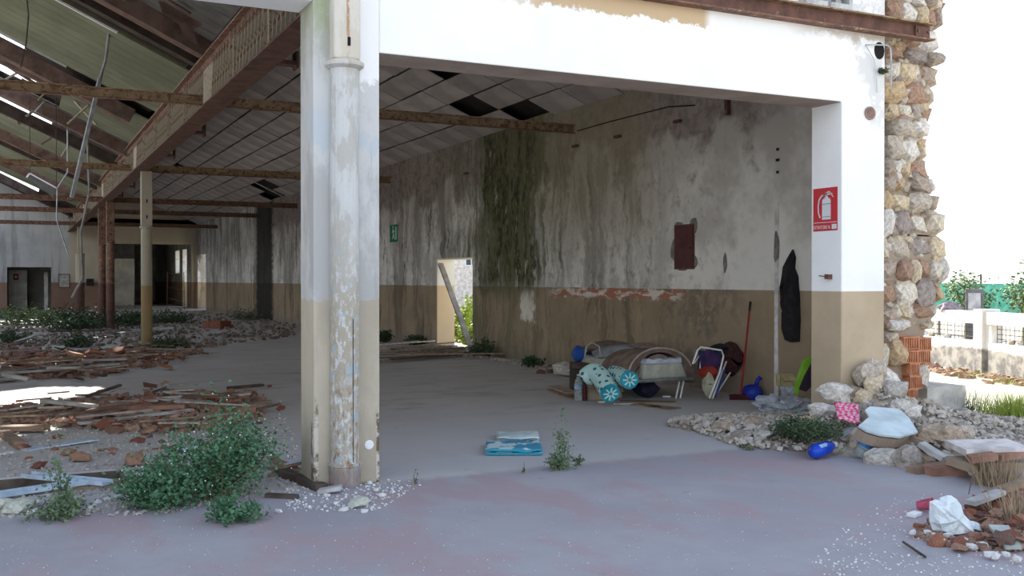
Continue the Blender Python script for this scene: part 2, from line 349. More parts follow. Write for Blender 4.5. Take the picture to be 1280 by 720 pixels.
def tag(o, label, cat, group=None):
    o['label'] = label; o['category'] = cat
    if group: o['group'] = group
    return o
def thing(name, label, cat, loc=(0, 0, 0), rz=0.0, group=None):
    o = bpy.data.objects.new(name, None); COL.objects.link(o); o.location = loc; o.rotation_euler = (0, 0, rz); o.empty_display_size = .1
    return tag(o, label, cat, group)
def inst(name, me, loc, rot=(0, 0, 0), scale=(1, 1, 1), parent=None):
    o = bpy.data.objects.new(name, me); COL.objects.link(o); o.location = loc; o.rotation_euler = rot; o.scale = scale
    if parent is not None: o.parent = parent
    return o
def rock_mesh(seed, boxy=.5, mat_=None, sub=1, rough=.22):
    rg = random.Random(seed); bm = bmesh.new(); bmesh.ops.create_icosphere(bm, subdivisions=sub, radius=1)
    off = Vector([rg.uniform(-50, 50) for _ in range(3)])
    for v in bm.verts:
        p = v.co; m_ = max(abs(p.x), abs(p.y), abs(p.z)); q = p.lerp(p / m_, boxy)
        v.co = q * (1 + rough * mnoise.noise(p * 1.3 + off) * 2)
    me = bpy.data.meshes.new('rock'); bmesh.ops.scale(bm, vec=(.5, .5, .5), verts=bm.verts); bm.to_mesh(me); bm.free(); me.materials.append(mat_)
    return me
def shard_mesh(seed, mat_, th=.18, curve=0.0):
    rg = random.Random(seed); n = rg.randint(4, 6); pts = []
    for i in range(n):
        a = 2 * PI * (i + rg.uniform(-.25, .25)) / n; r_ = rg.uniform(.36, .56); pts.append(Vector((r_ * math.cos(a), r_ * math.sin(a), 0)))
    mb = MB(); top = [p + Vector((0, 0, th / 2 - curve * (p.y * 2) ** 2)) for p in pts]; bot = [p * 1.03 + Vector((0, 0, -th / 2 - curve * (p.y * 2) ** 2)) for p in pts]
    c1 = Vector((0, 0, th / 2)); c0 = Vector((0, 0, -th / 2)); vs = top + bot + [c1, c0]
    fs = [(i, (i + 1) % n, 2 * n) for i in range(n)] + [((i + 1) % n + n, i + n, 2 * n + 1) for i in range(n)] + [(i + n, (i + 1) % n + n, (i + 1) % n, i) for i in range(n)]
    mb.add(vs, fs); return mb.mesh('shard', mat_)

# ================================================================== STRUCTURE
XW = 9.0           # face of the long right-hand wall
YF = 7.53          # outer face of the front wall
YB = 57.7          # far cross wall
XG = 2.6           # girder line
# floor with a broken pit near the left edge
PX0, PX1, PY0, PY1 = -1.2, .80, 8.35, 9.05
fl = MB()
fl.bb(-12, PX0, -3, 77, -.6, 0); fl.bb(PX0, PX1, -3, PY0, -.6, 0); fl.bb(PX0, PX1, PY1, 77, -.6, 0); fl.bb(PX1, 9.45, -3, 77, -.6, 0); fl.bb(PX0 - .1, PX1 + .1, PY0 - .1, PY1 + .1, -.8, -.6)
struct(fl.build('floor', M_FLOOR))
pl_ = MB(); pl_.bb(PX0, PX1, PY1 - .03, PY1, -.6, -.015); pl_.bb(PX1 - .03, PX1, PY0, PY1, -.6, -.015); pl_.bb(PX0, PX1, PY0, PY1, -.6, -.5); pl_.bb(PX0, PX1, PY0, PY0 + .02, -.6, -.02)
struct(pl_.build('trim_5', mat('dark_pit_earth', (.10, .075, .06), (.15, .12, .10), scale=6, bump=.8)))
gr = MB()
N = 46
def gz(x, y): return -.06 + .05 * mnoise.noise(Vector((x * .35, y * .35, 0)))
vs = []; fs = []
gx0, gx1, gy0, gy1 = 9.45, 140, -14, 160
xs = [gx0 + (gx1 - gx0) * (i / N) ** 2.2 for i in range(N + 1)]; ys = [gy0 + (gy1 - gy0) * (j / N) for j in range(N + 1)]
for x_ in xs:
    for y_ in ys: vs.append((x_, y_, gz(x_, y_)))
for i in range(N):
    for j in range(N): a = i * (N + 1) + j; fs.append((a, a + N + 1, a + N + 2, a + 1))
k0 = len(vs)
for (x_, y_) in [(-140, -140), (140, -140), (140, -14), (9.45, -14), (9.45, -3), (-12, -3), (-12, 0), (-140, 0)]: vs.append((x_, y_, -.06))
fs += [(k0, k0 + 1, k0 + 2, k0 + 3), (k0, k0 + 3, k0 + 4, k0 + 5), (k0, k0 + 5, k0 + 6, k0 + 7)]
struct(gr.add(vs, fs).build('ground', M_GROUND, smooth=True))

# long right wall with door and window openings (Y0,Y1,z0,z1)
def wall_x(x0, x1, ya, yb, z1, ops):
    mb = MB(); y = ya
    for (a, b, za, zb) in sorted(ops):
        mb.bb(x0, x1, y, a, 0, z1)
        if za > 0: mb.bb(x0, x1, a, b, 0, za)
        mb.bb(x0, x1, a, b, zb, z1); y = b
    mb.bb(x0, x1, y, yb, 0, z1); return mb
struct(wall_x(XW, XW + .45, 8.3, 77, 4.75, [(20.1, 22.2, 0, 2.1), (54.6, 57.2, 0, 2.95), (61.2, 62.8, 0, 3.4), (64.1, 65.8, 2.0, 3.4)]).build('wall_right', M_DEEP))
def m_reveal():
    t = NT('daylit_reveal_paint'); x, y, z = t.xyz(t.pos()); n = t.noise(t.pos(), 4)
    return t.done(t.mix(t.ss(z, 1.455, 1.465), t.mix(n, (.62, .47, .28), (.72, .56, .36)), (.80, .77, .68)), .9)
rv = MB(); rv.bb(XW + .002, XW + .45, 22.165, 22.2, 0, 2.1); rv.bb(XW + .002, XW + .45, 20.1, 22.2, 2.07, 2.1); struct(rv.build('trim_6', m_reveal()))  # added thin slab, wall paint made lighter to stand in for daylight
wl = MB(); wl.bb(-10.9, -10.5, 7.9, 77, 0, 5.2); struct(wl.build('wall_left', M_GABLE))
# far cross wall with two big openings
fw = MB(); oy0, oy1 = YB, YB + .4
fw.bb(-10.5, -3.4, oy0, oy1, 0, 4.9); fw.bb(-3.4, -.41, oy0, oy1, 0, 4.9)
fw.bb(-.41, 1.66, oy0, oy1, 2.25, 4.9)
fw.bb(1.66, 4.75, oy0, oy1, 0, 4.9)
fw.bb(4.75, 8.75, oy0, oy1, 3.55, 4.9)
fw.bb(8.75, 9.0, oy0, oy1, 0, 4.9)
fw.prism([(-10.5, oy0, 4.9), (2.6, oy0, 4.9), (2.6, oy0, 5.05), (-4, oy0, 8.25), (-10.5, oy0, 5.05)], (0, .4, 0)); fw.prism([(2.6, oy0, 4.6), (9, oy0, 4.6), (9, oy0, 4.85), (5.0, oy0, 6.55), (2.6, oy0, 5.15)], (0, .4, 0))
struct(fw.build('wall_far', M_GABLE))
# room beyond
bw = MB(); bw.bb(-10.5, 3.0, 62, 62.3, 0, 4.5)
struct(bw.build('wall_store', mat('store_paint', (.42, .42, .38), scale=1)))
bw = MB(); bw.bb(3.0, 5.95, 76, 76.3, 0, 5); bw.bb(7.3, 9.0, 76, 76.3, 0, 5); bw.bb(5.95, 7.3, 76, 76.3, 2.2, 5)
bw.bb(3, 9, 76.5, 76.8, 0, 4); bw.bb(3.0, 3.2, 58.1, 76, 0, 5)
struct(bw.build('wall_back', mat('back_room_paint', (.72, .70, .62), scale=1)))
bl_ = MB(); bl_.bb(3.0, 9.45, 58.1, 76.8, 4.8, 4.95); bl_.bb(-10.9, 3.0, 58.1, 62.3, 4.5, 4.7); bl_.bb(3.0, 6.6, 66, 66.3, 2.9, 4.8)
struct(bl_.build('ceiling_back', M_SHEET))

# ---- front wall: lintels, right pier, pillar
YI = YF + .43
f = MB()
f.prism([(2.57, YF, 3.385), (7.43, YF, 3.385), (7.43, YF, 0), (8.02, YF, 0), (8.02, YF, 6.2), (2.57, YF, 6.2)], (0, YI - YF, 0))
f.bb(-9.0, 2.04, YF, YF + .4, 3.73, 6.2)
f.bb(-10.9, -3.4, YF, YF + .4, 0, 3.73)
struct(f.build('wall_front', M_FRONT, bevel=.012))
f = MB(); f.bb(2.04, 2.57, YF, YF + .39, 0, 6.2)
pil = struct(f.build('trim_1', M_PILLAR, bevel=.012)); pil['label'] = 'peeling grey plaster pillar between the two big openings'
# ochre repair strip and blocks above the beam are part of the wall
f = MB(); f.bb(8.02, 8.13, YF + .12, YI, 2.72, 3.55); f.bb(8.02, 8.10, YF + .1, YI, 1.3, 1.62); struct(f.build('trim_2', M_FRONT))

# ---- stone masonry end of the wall
def interp(tab, z):
    for (z0, a), (z1, b) in zip(tab, tab[1:]):
        if z <= z1: return a + (b - a) * (z - z0) / max(1e-6, z1 - z0)
    return tab[-1][1]
def XatY(u, Y): return WY(u, 300, Y).x
def Zat(u, v, Y): return WY(u, v, Y).z
YS = 7.62
right_px = [(560, 1168), (520, 1162), (490, 1160), (470, 1165), (440, 1161), (412, 1171), (400, 1177), (375, 1183), (352, 1188), (320, 1187), (290, 1185), (262, 1178), (240, 1174), (215, 1172), (190, 1162), (165, 1165), (140, 1170), (110, 1172), (84, 1179), (68, 1179), (45, 1176), (20, 1181), (0, 1186), (-120, 1184), (-200, 1180)]
left_px = [(560, 1106), (440, 1106), (400, 1107), (380, 1112), (360, 1105), (300, 1106), (220, 1110), (185, 1114), (162, 1124), (140, 1119), (110, 1112), (60, 1113), (-200, 1113)]
rtab = [(Zat(u, v, YS), XatY(u, YS)) for v, u in right_px]; ltab = [(Zat(u, v, YS), XatY(u, YS)) for v, u in left_px]
core = MB(); poly = []
zs = [i * .16 for i in range(0, 39)]
for z_ in zs: poly.append((interp(ltab, z_) + .02, YS + .12, z_))
for z_ in reversed(zs): poly.append((interp(rtab, z_) - .07, YS + .12, z_))
# build the mortar core as stacked slabs so it stays a valid solid
for a, b in zip(zs, zs[1:]):
    zm = (a + b) / 2; core.box(((interp(ltab, zm) + interp(rtab, zm) - .05) / 2, YS + .44, zm), (interp(rtab, zm) - interp(ltab, zm) - .09, .70, b - a + .01), jit=.025, rg=random.Random(int(zm * 100)))
wc = struct(core.build('wall_corner', M_MORTAR))
rg = random.Random(11); stones = [rock_mesh(100 + i, .62, M_STONE, 2 if i < 6 else 1, .16) for i in range(14)]
z_ = .05; cnt = 0
while z_ < 5.1:
    h = rg.choice([.10, .13, .16, .19, .22, .26]); zc = z_ + h / 2
    xl, xr = interp(ltab, zc), interp(rtab, zc) + rg.uniform(-.03, .03); x_ = xl
    while x_ < xr - .04:
        wd = min(rg.uniform(.10, .34) if h > .11 else rg.uniform(.08, .2), xr - x_); wd = max(wd, .07)
        if xr - (x_ + wd) < .07: wd = xr - x_
        hh = h * rg.uniform(.9, 1.15)
        dep = rg.uniform(.22, .34)
        xm = x_ + wd / 2; skip = (zc < 1.02 and xm > 8.36 and xm < (8.86 if zc > .72 else 8.60))
        if not skip:
            s_ = inst('stone', stones[rg.randrange(14)], (x_ + wd / 2, YS + .13 + rg.uniform(-.03, .05), zc + rg.uniform(-.015, .015)), (rg.uniform(-.15, .15), rg.uniform(-.28, .28), rg.uniform(-.2, .2)), (wd * 1.12, dep, hh * 1.15), wc); cnt += 1
        x_ += wd
    z_ += h
for k in range(150):
    zc = rg.uniform(1.1, 4.9); xa = rg.uniform(interp(ltab, zc) + .03, interp(rtab, zc) - .06); s1 = rg.uniform(.05, .13)
    inst('stone', stones[rg.randrange(14)], (xa, YS + .10, zc), (rg.uniform(-.5, .5), rg.uniform(-.5, .5), rg.uniform(-.5, .5)), (s1 * 1.3, .12, s1), wc)
# hollow orange bricks low in the broken end
hb = MB()
L_, D_, H_ = .25, .26, .135
for j in range(7):
    hb.box((-L_ / 2 + .018 + j * (L_ - .036) / 6, 0, 0), (.016, D_, H_ * .98))
hb.box((0, .01, 0), (L_, D_ - .03, H_ * .94)); hb.box((0, 0, H_ * .46), (L_, D_, .014)); hb.box((0, 0, -H_ * .46), (L_, D_, .014))
hbm = hb.mesh('brick', M_HOLLOW)
for (u, v, s_, ry) in [(1139, 429, .95, .0), (1156, 430, .8, 0), (1138, 446, .9, .03), (1155, 446, .8, 0), (1143, 462, .62, .04), (1145, 478, .75, 0), (1141, 494, .6, .0), (1152, 510, .7, .1)]:
    p = WY(u, v, YS); inst('brick', hbm, (p.x, YS + .12, p.z), (0, ry, 0), (s_, 1, 1), wc)
# low plastered stump of the outer wall behind the stones
f = MB(); f.bb(8.9, 9.5, 7.75, 8.6, 0, .42); struct(f.build('trim_3', mat('stump_render', (.50, .48, .44), scale=5)))

# ---- rusty steel beam across the front wall
bm_ = thing('steel_beam', 'long rusty steel beam running across the white wall above the opening', 'beam', (2.0, YF - .05, 4.19))
L = 8.62 - 2.0
mb = MB(); mb.box((L / 2, 0.02, 0), (L, .02, .14)); mb.build('web', M_DARKRUST, bm_)
mb = MB(); mb.box((L / 2, -.005, .08), (L, .11, .016)); mb.build('flange', M_TIE, bm_)
mb = MB(); mb.box((L / 2, -.005, -.08), (L, .11, .016)); mb.build('flange', M_RUST, bm_)
mb = MB(); mb.box((L - .13, .0, 0), (.2, .03, .11)); mb.build('end_plate', M_DARKRUST, bm_)
for k in range(2):
    mb = MB(); mb.tube([(L - .2 + k * .14, -.02, 0), (L - .2 + k * .14, -.03, 0)], .014, 6); mb.build('bolt', M_RUST, bm_)
# hollow concrete blocks resting on the beam
blk = MB(); blk.bb(-.16, .16, -.06, .06, 0, .05); blk.bb(-.16, .16, -.06, .06, .13, .18); blk.bb(-.16, -.12, -.06, .06, .05, .13); blk.bb(.12, .16, -.06, .06, .05, .13); blk.bb(-.02, .02, -.02, .06, .05, .13)
blk = blk.mesh('block', mat('concrete_block', (.40, .41, .42), scale=8))
for (u, lab) in [(1045, 'grey hollow concrete block on the rusty beam, nearer the stone end'), (1018, 'grey hollow concrete block on the rusty beam, further left')]:
    p = WY(u, 10, YF - .06); tag(inst('concrete_block', blk, (p.x, YF - .05, 4.278)), lab, 'block')

# ---- pipe column in front of the pillar
PXc = 2.275; pc = thing('pipe_column', 'round cast pipe column with flaking paint on the plaster pillar', 'column', (PXc, YF - .03, 0))
mb = MB(); mb.lathe((0, 0, .0), [(.118, .0), (.122, .02), (.122, .16), (.13, .165), (.13, .185), (.112, .19), (.110, 3.22)], 20); mb.build('shaft', M_PIPE, pc, smooth=False)
mb = MB(); mb.lathe((0, 0, 3.22), [(.115, 0), (.15, .02), (.155, .045), (.13, .06), (.12, .065)], 20); mb.build('capital', M_PIPE, pc)
mb = MB(); mb.box((0, .0, 4.75), (.21, .19, 2.93)); mb.build('upper_box', M_PIPE, pc, bevel=.02)
dark = mat('dark_void', (.012, .01, .01), bump=0)
for z_ in (3.42, 3.87):
    mb = MB(); mb.box((.01, -.094, z_), (.026, .012, .07)); mb.build('slot', dark, pc, bevel=.006)
mb = MB(); mb.box((.035, -.1070, .75), (.004, .006, 1.1)); mb.build('seam', dark, pc)
p = WY(461, 556, YF); pc2 = MB(); pc2.lathe((0, 0, 0), [(.035, 0), (.038, .006), (.02, .01)], 10)
o = pc2.build('cap', M_WHITE, pil); o.location = (p.x, YF, p.z); o.rotation_euler = (R(90), 0, 0)

# ================================================================== ROOF
def zr(x_): return 8.44 - .42 * x_            # right bay slope (x 5..9)
def zl(x_): return 6.20 - .47 * x_            # left bay slope (x -4..2.6)
rf = MB()
def slab(mb, x0, x1, y0, y1, fz, off, th=.05, mi=0):
    mb.add([(x0, y0, fz(x0) + off), (x1, y0, fz(x1) + off), (x1, y1, fz(x1) + off), (x0, y1, fz(x0) + off), (x0, y0, fz(x0) + off + th), (x1, y0, fz(x1) + off + th), (x1, y1, fz(x1) + off + th), (x0, y1, fz(x0) + off + th)],
           [(0, 3, 2, 1), (4, 5, 6, 7), (0, 1, 5, 4), (1, 2, 6, 5), (2, 3, 7, 6), (3, 0, 4, 7)], mi)
slab(rf, 4.95, 9.3, YI, YB + .8, zr, .22)
slab(rf, 2.6, 5.0, YI, YB + .8, lambda x_: 4.95 + (x_ - 2.6) * .566, .25)
slab(rf, -10.9, -4.0, YI, 19.0, lambda x_: 8.08 + (x_ + 4) * .47, .1)  # unseen outer slope stops here, left open to let light in
struct(rf.build('roof', M_DECK))
cg = MB(); slab(cg, 2.5, 5.06, YI, YB + .2, lambda x_: 4.95 + (x_ - 2.6) * .566, .02, .03)
ceil = struct(cg.build('ceiling', M_CEIL))
# individual boards of the right bay ceiling
NXT = 7; pw = (9.0 - 5.02) / NXT; PYT = 1.2
tm = MB(); hx = pw / 2 - .024; hy = PYT / 2 - .018
def tile_vs(hx, hy): return [(-hx, -hy, .42 * hx), (hx, -hy, -.42 * hx), (hx, hy, -.42 * hx), (-hx, hy, .42 * hx)]
b0 = tile_vs(hx, hy); tm.add(b0 + [(a, b, c + .02) for a, b, c in b0], [(0, 3, 2, 1), (4, 5, 6, 7), (0, 1, 5, 4), (1, 2, 6, 5), (2, 3, 7, 6), (3, 0, 4, 7)]); tmm = tm.mesh('ceiling_board', M_CEIL)
missing = [(7.16, 17.1), (7.0, 16.3), (8.07, 18.0), (8.73, 16.4), (8.6, 37.7), (8.1, 37.7), (8.6, 39), (8.1, 36.5), (6.1, 40.5)]
rg = random.Random(5); ny = int((YB - YI) / PYT)
for j in range(ny + 1):
    yc = YI + PYT * (j + .5)
    if yc + PYT / 2 > YB + .1: break
    for i in range(NXT):
        xc = 5.02 + pw * (i + .5)
        if any(abs(xc - a) < pw / 2 and abs(yc - b) < PYT / 2 for a, b in missing): continue
        inst('ceiling_board', tmm, (xc, yc, zr(xc) + rg.uniform(-.006, .006)), (rg.uniform(-.008, .008) - (.12 if rg.random() < .02 else 0), rg.uniform(-.01, .01), 0), (1, 1, 1), ceil)
# loose battens in the damaged far ceiling, coloured white for the sky behind
for k in range(7):
    p = WY(338 + k * 5, 236 + k * 2.2, 37.5 + k * .35); mb = MB(); mb.bar((p.x - .55, p.y, p.z + .2), (p.x + .5, p.y + .2, p.z - .25), .05, .03)
    tag(mb.build('ceiling_batten', M_WHITE), 'thin batten, white for sky showing through, hanging in the damaged ceiling beside the black wall streak', 'batten', 'battens hanging from the damaged far ceiling')

# ---- left bay roof: bands of boarding, some fallen away
def band(name, y0, y1, x0, x1, mt, n, off=.0, gap=.012, th=.025, drop=None, parent=None, rg=random.Random(3), miss=0.0):
    root = parent
    w_ = (y1 - y0) / n
    if y0 > 16.5 and x0 == -4: x0 = -1.9  # unseen left boards cut back to let more light into the hall
    for i in range(n):
        if rg.random() < miss: continue
        a, b = y0 + i * w_ + gap, y0 + (i + 1) * w_ - gap; xa = x0; xb = x1
        if drop: xa, xb = drop((a + b) / 2, xa, xb)
        if xb - xa < .1: continue
        mb = MB(); slab(mb, xa, xb, a, b, zl, off, th); mb.build(name, mt, root)
cl = MB(); slab(cl, -4.05, -3.9, YI, YB, zl, -.2, .2)
ceil2 = struct(cl.build('ceiling_left', M_TIMBER))
def hole(ya, yb, xh):    # shorten boards where the roof has fallen in (x < xh)
    return lambda y_, a, b: (xh(y_) if ya < y_ < yb else a, b)
rg2 = random.Random(8)
band('roof_board', 7.95, 11.6, -4, 2.6, M_SHEET, 6, .12, parent=ceil2)
band('roof_board', 11.6, 15.3, -4, 2.6, M_SHEET, 7, .12, parent=ceil2, drop=None)
band('roof_board', 14.7, 18.1, -4, 2.6, M_TIMBER2, 3, .25, parent=ceil2)
band('green_board', 17.0, 21.4, -4, 2.6, M_GREEN, 10, 0, gap=.007, parent=ceil2)
band('roof_board', 21.4, 24.2, -4, 2.6, M_TIMBER2, 7, .22, parent=ceil2, gap=.0, drop=lambda y_, a, b: (.2, b) if 22.1 < y_ < 23.1 else (a, b))
band('roof_board', 22.0, 23.2, -4, -2.4, M_TIMBER2, 1, .22, parent=ceil2)
band('roof_board', 24.2, 27.0, -4, 2.6, M_TIMBER2, 12, .2, parent=ceil2, gap=.0, drop=lambda y_, a, b: ((.55 - max(0, abs(y_ - 25.7) - .2) * .8) if 24.6 < y_ < 26.9 else a, b))
band('green_board', 22.6, 26.6, .95, 2.6, M_GREEN, 9, 0, gap=.007, parent=ceil2)
band('roof_board', 27.0, 30.0, -4, 2.6, M_GREYPL, 14, .1, gap=.04, parent=ceil2, rg=rg2, miss=.0)
band('roof_board', 27.0, 30.0, -4, 2.6, M_DECK, 1, .25, gap=.0, parent=ceil2)
band('roof_board', 30.0, 31.4, .9, 2.6, M_TIMBER2, 3, .1, parent=ceil2)
band('roof_board', 30.0, 31.4, -4, -1.1, M_TIMBER2, 3, .1, parent=ceil2)
band('green_board', 31.4, 35.6, -4, 2.6, M_GREEN, 9, 0, gap=.007, parent=ceil2)
band('roof_board', 35.6, 39.0, -4, 2.6, M_GREYPL, 10, .1, gap=.05, parent=ceil2)
band('roof_board', 35.6, 39.0, -4, 2.6, M_DECK, 1, .25, gap=.0, parent=ceil2)
band('green_board', 39.0, 44.0, -4, 2.6, M_GREEN, 9, 0, gap=.01, parent=ceil2)
band('roof_board', 44.0, 47.5, -4, 2.6, M_TIMBER2, 4, .15, parent=ceil2)
band('green_board', 47.5, 50.6, -4, 2.6, M_GREEN, 6, 0, gap=.01, parent=ceil2)
band('roof_board', 50.6, 55.0, 1.0, 2.6, M_TIMBER2, 5, .15, parent=ceil2)
band('roof_board', 50.6, 55.0, -4, -1.5, M_TIMBER2, 5, .15, parent=ceil2)
band('roof_board', 55.0, 58.0, -4, 2.6, M_TIMBER2, 4, .15, parent=ceil2)
# white edging strips of the green ceiling
for (y_, xa, xb, m_) in [(16.97, -4, 1.45, M_WHITE), (21.45, -1.0, .9, M_GREYPL), (22.55, .9, 1.6, M_WHITE), (31.35, -2, 1.8, M_GREYPL)]:
    mb = MB(); mb.bar((xa, y_, zl(xa) - .01), (xb, y_, zl(xb) - .01), .05, .03); mb.build('edge_strip', m_, ceil2)
# rafters
def rafter(y_, xa, xb, w_, h_, off, mt, lab, yb=None):
    mb = MB(); mb.bar((xa, y_, zl(xa) + off), (xb, yb or y_, zl(xb) + off), w_, h_)
    mb.build('rafter', mt, ceil2)
rafter(15.3, -4, 2.7, .26, .24, -.02, M_TIMBER, 'broad brown rafter in front of the first green ceiling')
rafter(16.3, -4, 2.7, .22, .2, .06, M_TIMBER2, 'dark rafter right against the front edge of the first green ceiling')
rafter(22.0, -4, 2.2, .30, .30, -.12, M_TIMBER, 'reddish rafter behind the first green ceiling', 22.6)
rafter(23.9, -4, .9, .25, .25, -.1, M_TIMBER, 'broken brown rafter just in front of the bright roof hole', 23.2)
rafter(27.2, -4, 2.7, .3, .3, -.12, M_TIMBER, 'brown rafter just behind the bright roof hole')
rafter(30.2, -4, 2.7, .25, .3, -.15, M_TIMBER2, 'dark rafter in front of the second green ceiling', 29.8)
rafter(35.8, -4, 2.7, .3, .35, -.15, M_TIMBER, 'rafter behind the second green ceiling')
rafter(37.4, -4, 2.7, .25, .3, -.15, M_TIMBER2, 'dark rafter among the grey battens halfway down the hall')
rafter(44.3, -4, 2.7, .3, .35, -.15, M_TIMBER, 'far brown rafter behind the third green ceiling')
rafter(50.8, -4, 2.7, .3, .35, -.15, M_TIMBER2, 'farthest dark rafter near the end wall', 54)
# splintered bits hanging under the holes
rg = random.Random(21)
for k in range(16):
    x_ = rg.uniform(-.3, 1.6); y_ = rg.choice([14.0, 15.1, 22.2, 24.4, 27.0, 27.4, 30.2, 31.0]) + rg.uniform(-.3, .3)
    a = Vector((x_, y_, zl(x_) - .02)); b = a + Vector((rg.uniform(-.5, .7), rg.uniform(-.5, .5), -rg.uniform(.1, .5)))
    mb = MB(); mb.bar(a, b, rg.uniform(.04, .1), .03)
    tag(mb.build('splintered_board', rg.choice([M_GREYPL, M_TIMBER, M_CREAMP])), 'splintered board hanging from the broken left roof', 'board', 'splinters under the broken roof')
# torn sheet by the front truss
p = WY(232, 28, 14.6)
mb = MB(); vs = [(-.35, 0, .25), (.1, 0, .12), (.22, .0, -.02), (.12, .04, -.10), (.2, .1, -.3), (.02, .05, -.22), (-.08, 0, -.05), (-.3, .02, .1)]
mb.prism(vs, (0, .02, .01)); o = mb.build('torn_sheet', M_TIMBER); o.location = p; tag(o, 'torn brown flap hanging from the broken roof at the top left', 'sheet')

# ---- lattice girder
gd = thing('lattice_girder', 'long rusty lattice girder with flaking cream paint dividing the two bays', 'girder', (XG, 8.2, 4.12))
GL = YB - 8.2
mb = MB(); mb.box((0, GL / 2, .012), (.32, GL, .024)); mb.box((-.015, GL / 2, .06), (.02, GL, .09)); mb.build('bottom_flange', M_DARKRUST, gd)
mb = MB(); mb.box((0, GL / 2, .74), (.30, GL, .024)); mb.box((-.06, GL / 2, .68), (.02, GL, .12)); mb.build('top_flange', M_RUST, gd)
st_m = MB(); st_m.box((-.05, 0, .38), (.02, .30, .68)); st_m.box((-.07, -.13, .38), (.05, .015, .68)); st_m.box((-.07, .13, .38), (.05, .015, .68)); st_m = st_m.mesh('stiffener', M_CREAMP)
gp_m = MB(); gp_m.box((-.05, 0, .38), (.022, .8, .68)); gp_m = gp_m.mesh('gusset_plate', M_CREAMP)
lb = MB(); lb.bar((-.045, -.11, .07), (-.045, .11, .66), .022, .035, up=(1, 0, 0)); lb1 = lb.mesh('lattice_bar', M_CREAMP)
lb = MB(); lb.bar((-.065, .11, .07), (-.065, -.11, .66), .022, .035, up=(1, 0, 0)); lb2 = lb.mesh('lattice_bar', M_CREAMP)
y_ = .5; gus = [7.0, 17.0, 27.0, 37.0]; nl = 0; stiff = []
mb = MB(); mb.box((.03, GL / 2, .38), (.008, GL, .66)); mb.build('dark_backing', M_TIMBER2, gd)  # added dark sheet stands in for shade in the lattice gaps
yy = 1.0
while yy < GL:
    near = [g for g in gus if abs(g - yy) < .6]
    if not near: inst('stiffener', st_m, (0, yy, 0), parent=gd); stiff.append(yy)
    yy += 2.0
for g in gus: inst('gusset_plate', gp_m, (0, g, 0), parent=gd); stiff.append(g)
y_ = .3
while y_ < GL and nl < 280:
    if not any(abs(y_ - s_) < (.2 if s_ not in gus else .42) for s_ in stiff):
        inst('lattice_bar', lb1, (0, y_, 0), parent=gd); inst('lattice_bar', lb2, (0, y_, 0), parent=gd); nl += 2
    y_ += .20 if y_ < 18 else .45
for (yb_, l_) in [(11.9, .42), (18.2, .35), (21.8, .32), (29.5, .3), (33, .3)]:
    mb = MB(); mb.box((.2, yb_ - 8.2, .06), (l_, .16, .05)); mb.box((.2 + l_ / 2, yb_ - 8.2, .1), (.03, .2, .2)); mb.build('bracket', M_DARKRUST, gd)

# ---- tie bars
def tie(y_, z_, x0, x1, lab, h=.13, mt=None):
    mb = MB(); t_ = thing('tie_bar', lab, 'tie bar', (x0, y_, z_))
    L_ = x1 - x0
    mb.box((L_ / 2, 0, 0), (L_, .02, h)); mb.build('web', mt or M_TIE, t_)
    mb = MB(); mb.box((L_ / 2, -.03, h / 2), (L_, .08, .015)); mb.build('flange', mt or M_TIE, t_)
    mb = MB(); mb.box((L_ / 2, -.03, -h / 2), (L_, .08, .015)); mb.build('flange', mt or M_RUST, t_)
tie(15.1, 4.21, -10.4, 2.45, 'nearest rusty tie bar on the left of the girder'); tie(15.1, 4.21, 2.76, 8.68, 'nearest rusty tie bar from the girder to the stained wall, free ended', .14)
tie(25.2, 4.24, -10.4, 2.45, 'second tie bar on the left of the girder'); tie(25.2, 4.24, 2.76, 8.9, 'second tie bar from the girder to the stained wall', .16)
for (y_, nm) in [(35.0, 'third'), (41.0, 'fourth'), (50.5, 'fifth')]:
    tie(y_, 4.2, -10.4, 8.9, nm + ' rusty tie bar crossing the hall', .16, M_RUST)

# ---- posts under the girder
def post(y_, lab, mt_up, mt_dn, r=.125):
    t_ = thing('girder_post', lab, 'post', (2.72, y_, 0), 0)
    mb = MB(); mb.lathe((0, 0, 1.46), [(r, 0), (r, 1.32)], 14); mb.build('shaft', mt_up, t_)
    mb = MB(); mb.lathe((0, 0, 0), [(r + .01, 0), (r + .01, .05), (r, .06), (r, 1.46)], 14); mb.build('painted_base', mt_dn, t_)
    mb = MB(); mb.lathe((0, 0, 2.78), [(r, 0), (r + .03, .02), (r + .03, .05), (r, .07)], 14); mb.build('collar', mt_up, t_)
    mb = MB(); mb.box((0, 0, 3.48), (.24, .24, 1.27)); mb.build('head', mt_up, t_, bevel=.01)
    for z_ in (3.05, 3.42):
        mb = MB(); mb.box((0, -.122, z_), (.03, .01, .08)); mb.build('slot', dark, t_)
M_POSTC = mat('post_cream', (.50, .47, .38), (.42, .38, .30), scale=5, spots=(.25, .17, .11), spot_t=.68)
M_POSTT = mat('post_tan', (.42, .31, .16), (.34, .25, .13), scale=5)
post(24.6, 'nearest round post with cream shaft and tan base under the girder', M_POSTC, M_POSTT)
post(34.5, 'rusty dark post under the girder, second from the front', M_RUST, M_DARKRUST, .12)
post(38.0, 'rusty dark post under the girder, third from the front', M_RUST, M_DARKRUST, .12)
post(51.5, 'farthest post under the girder before the end wall', M_GABLE, M_DARKRUST, .2)

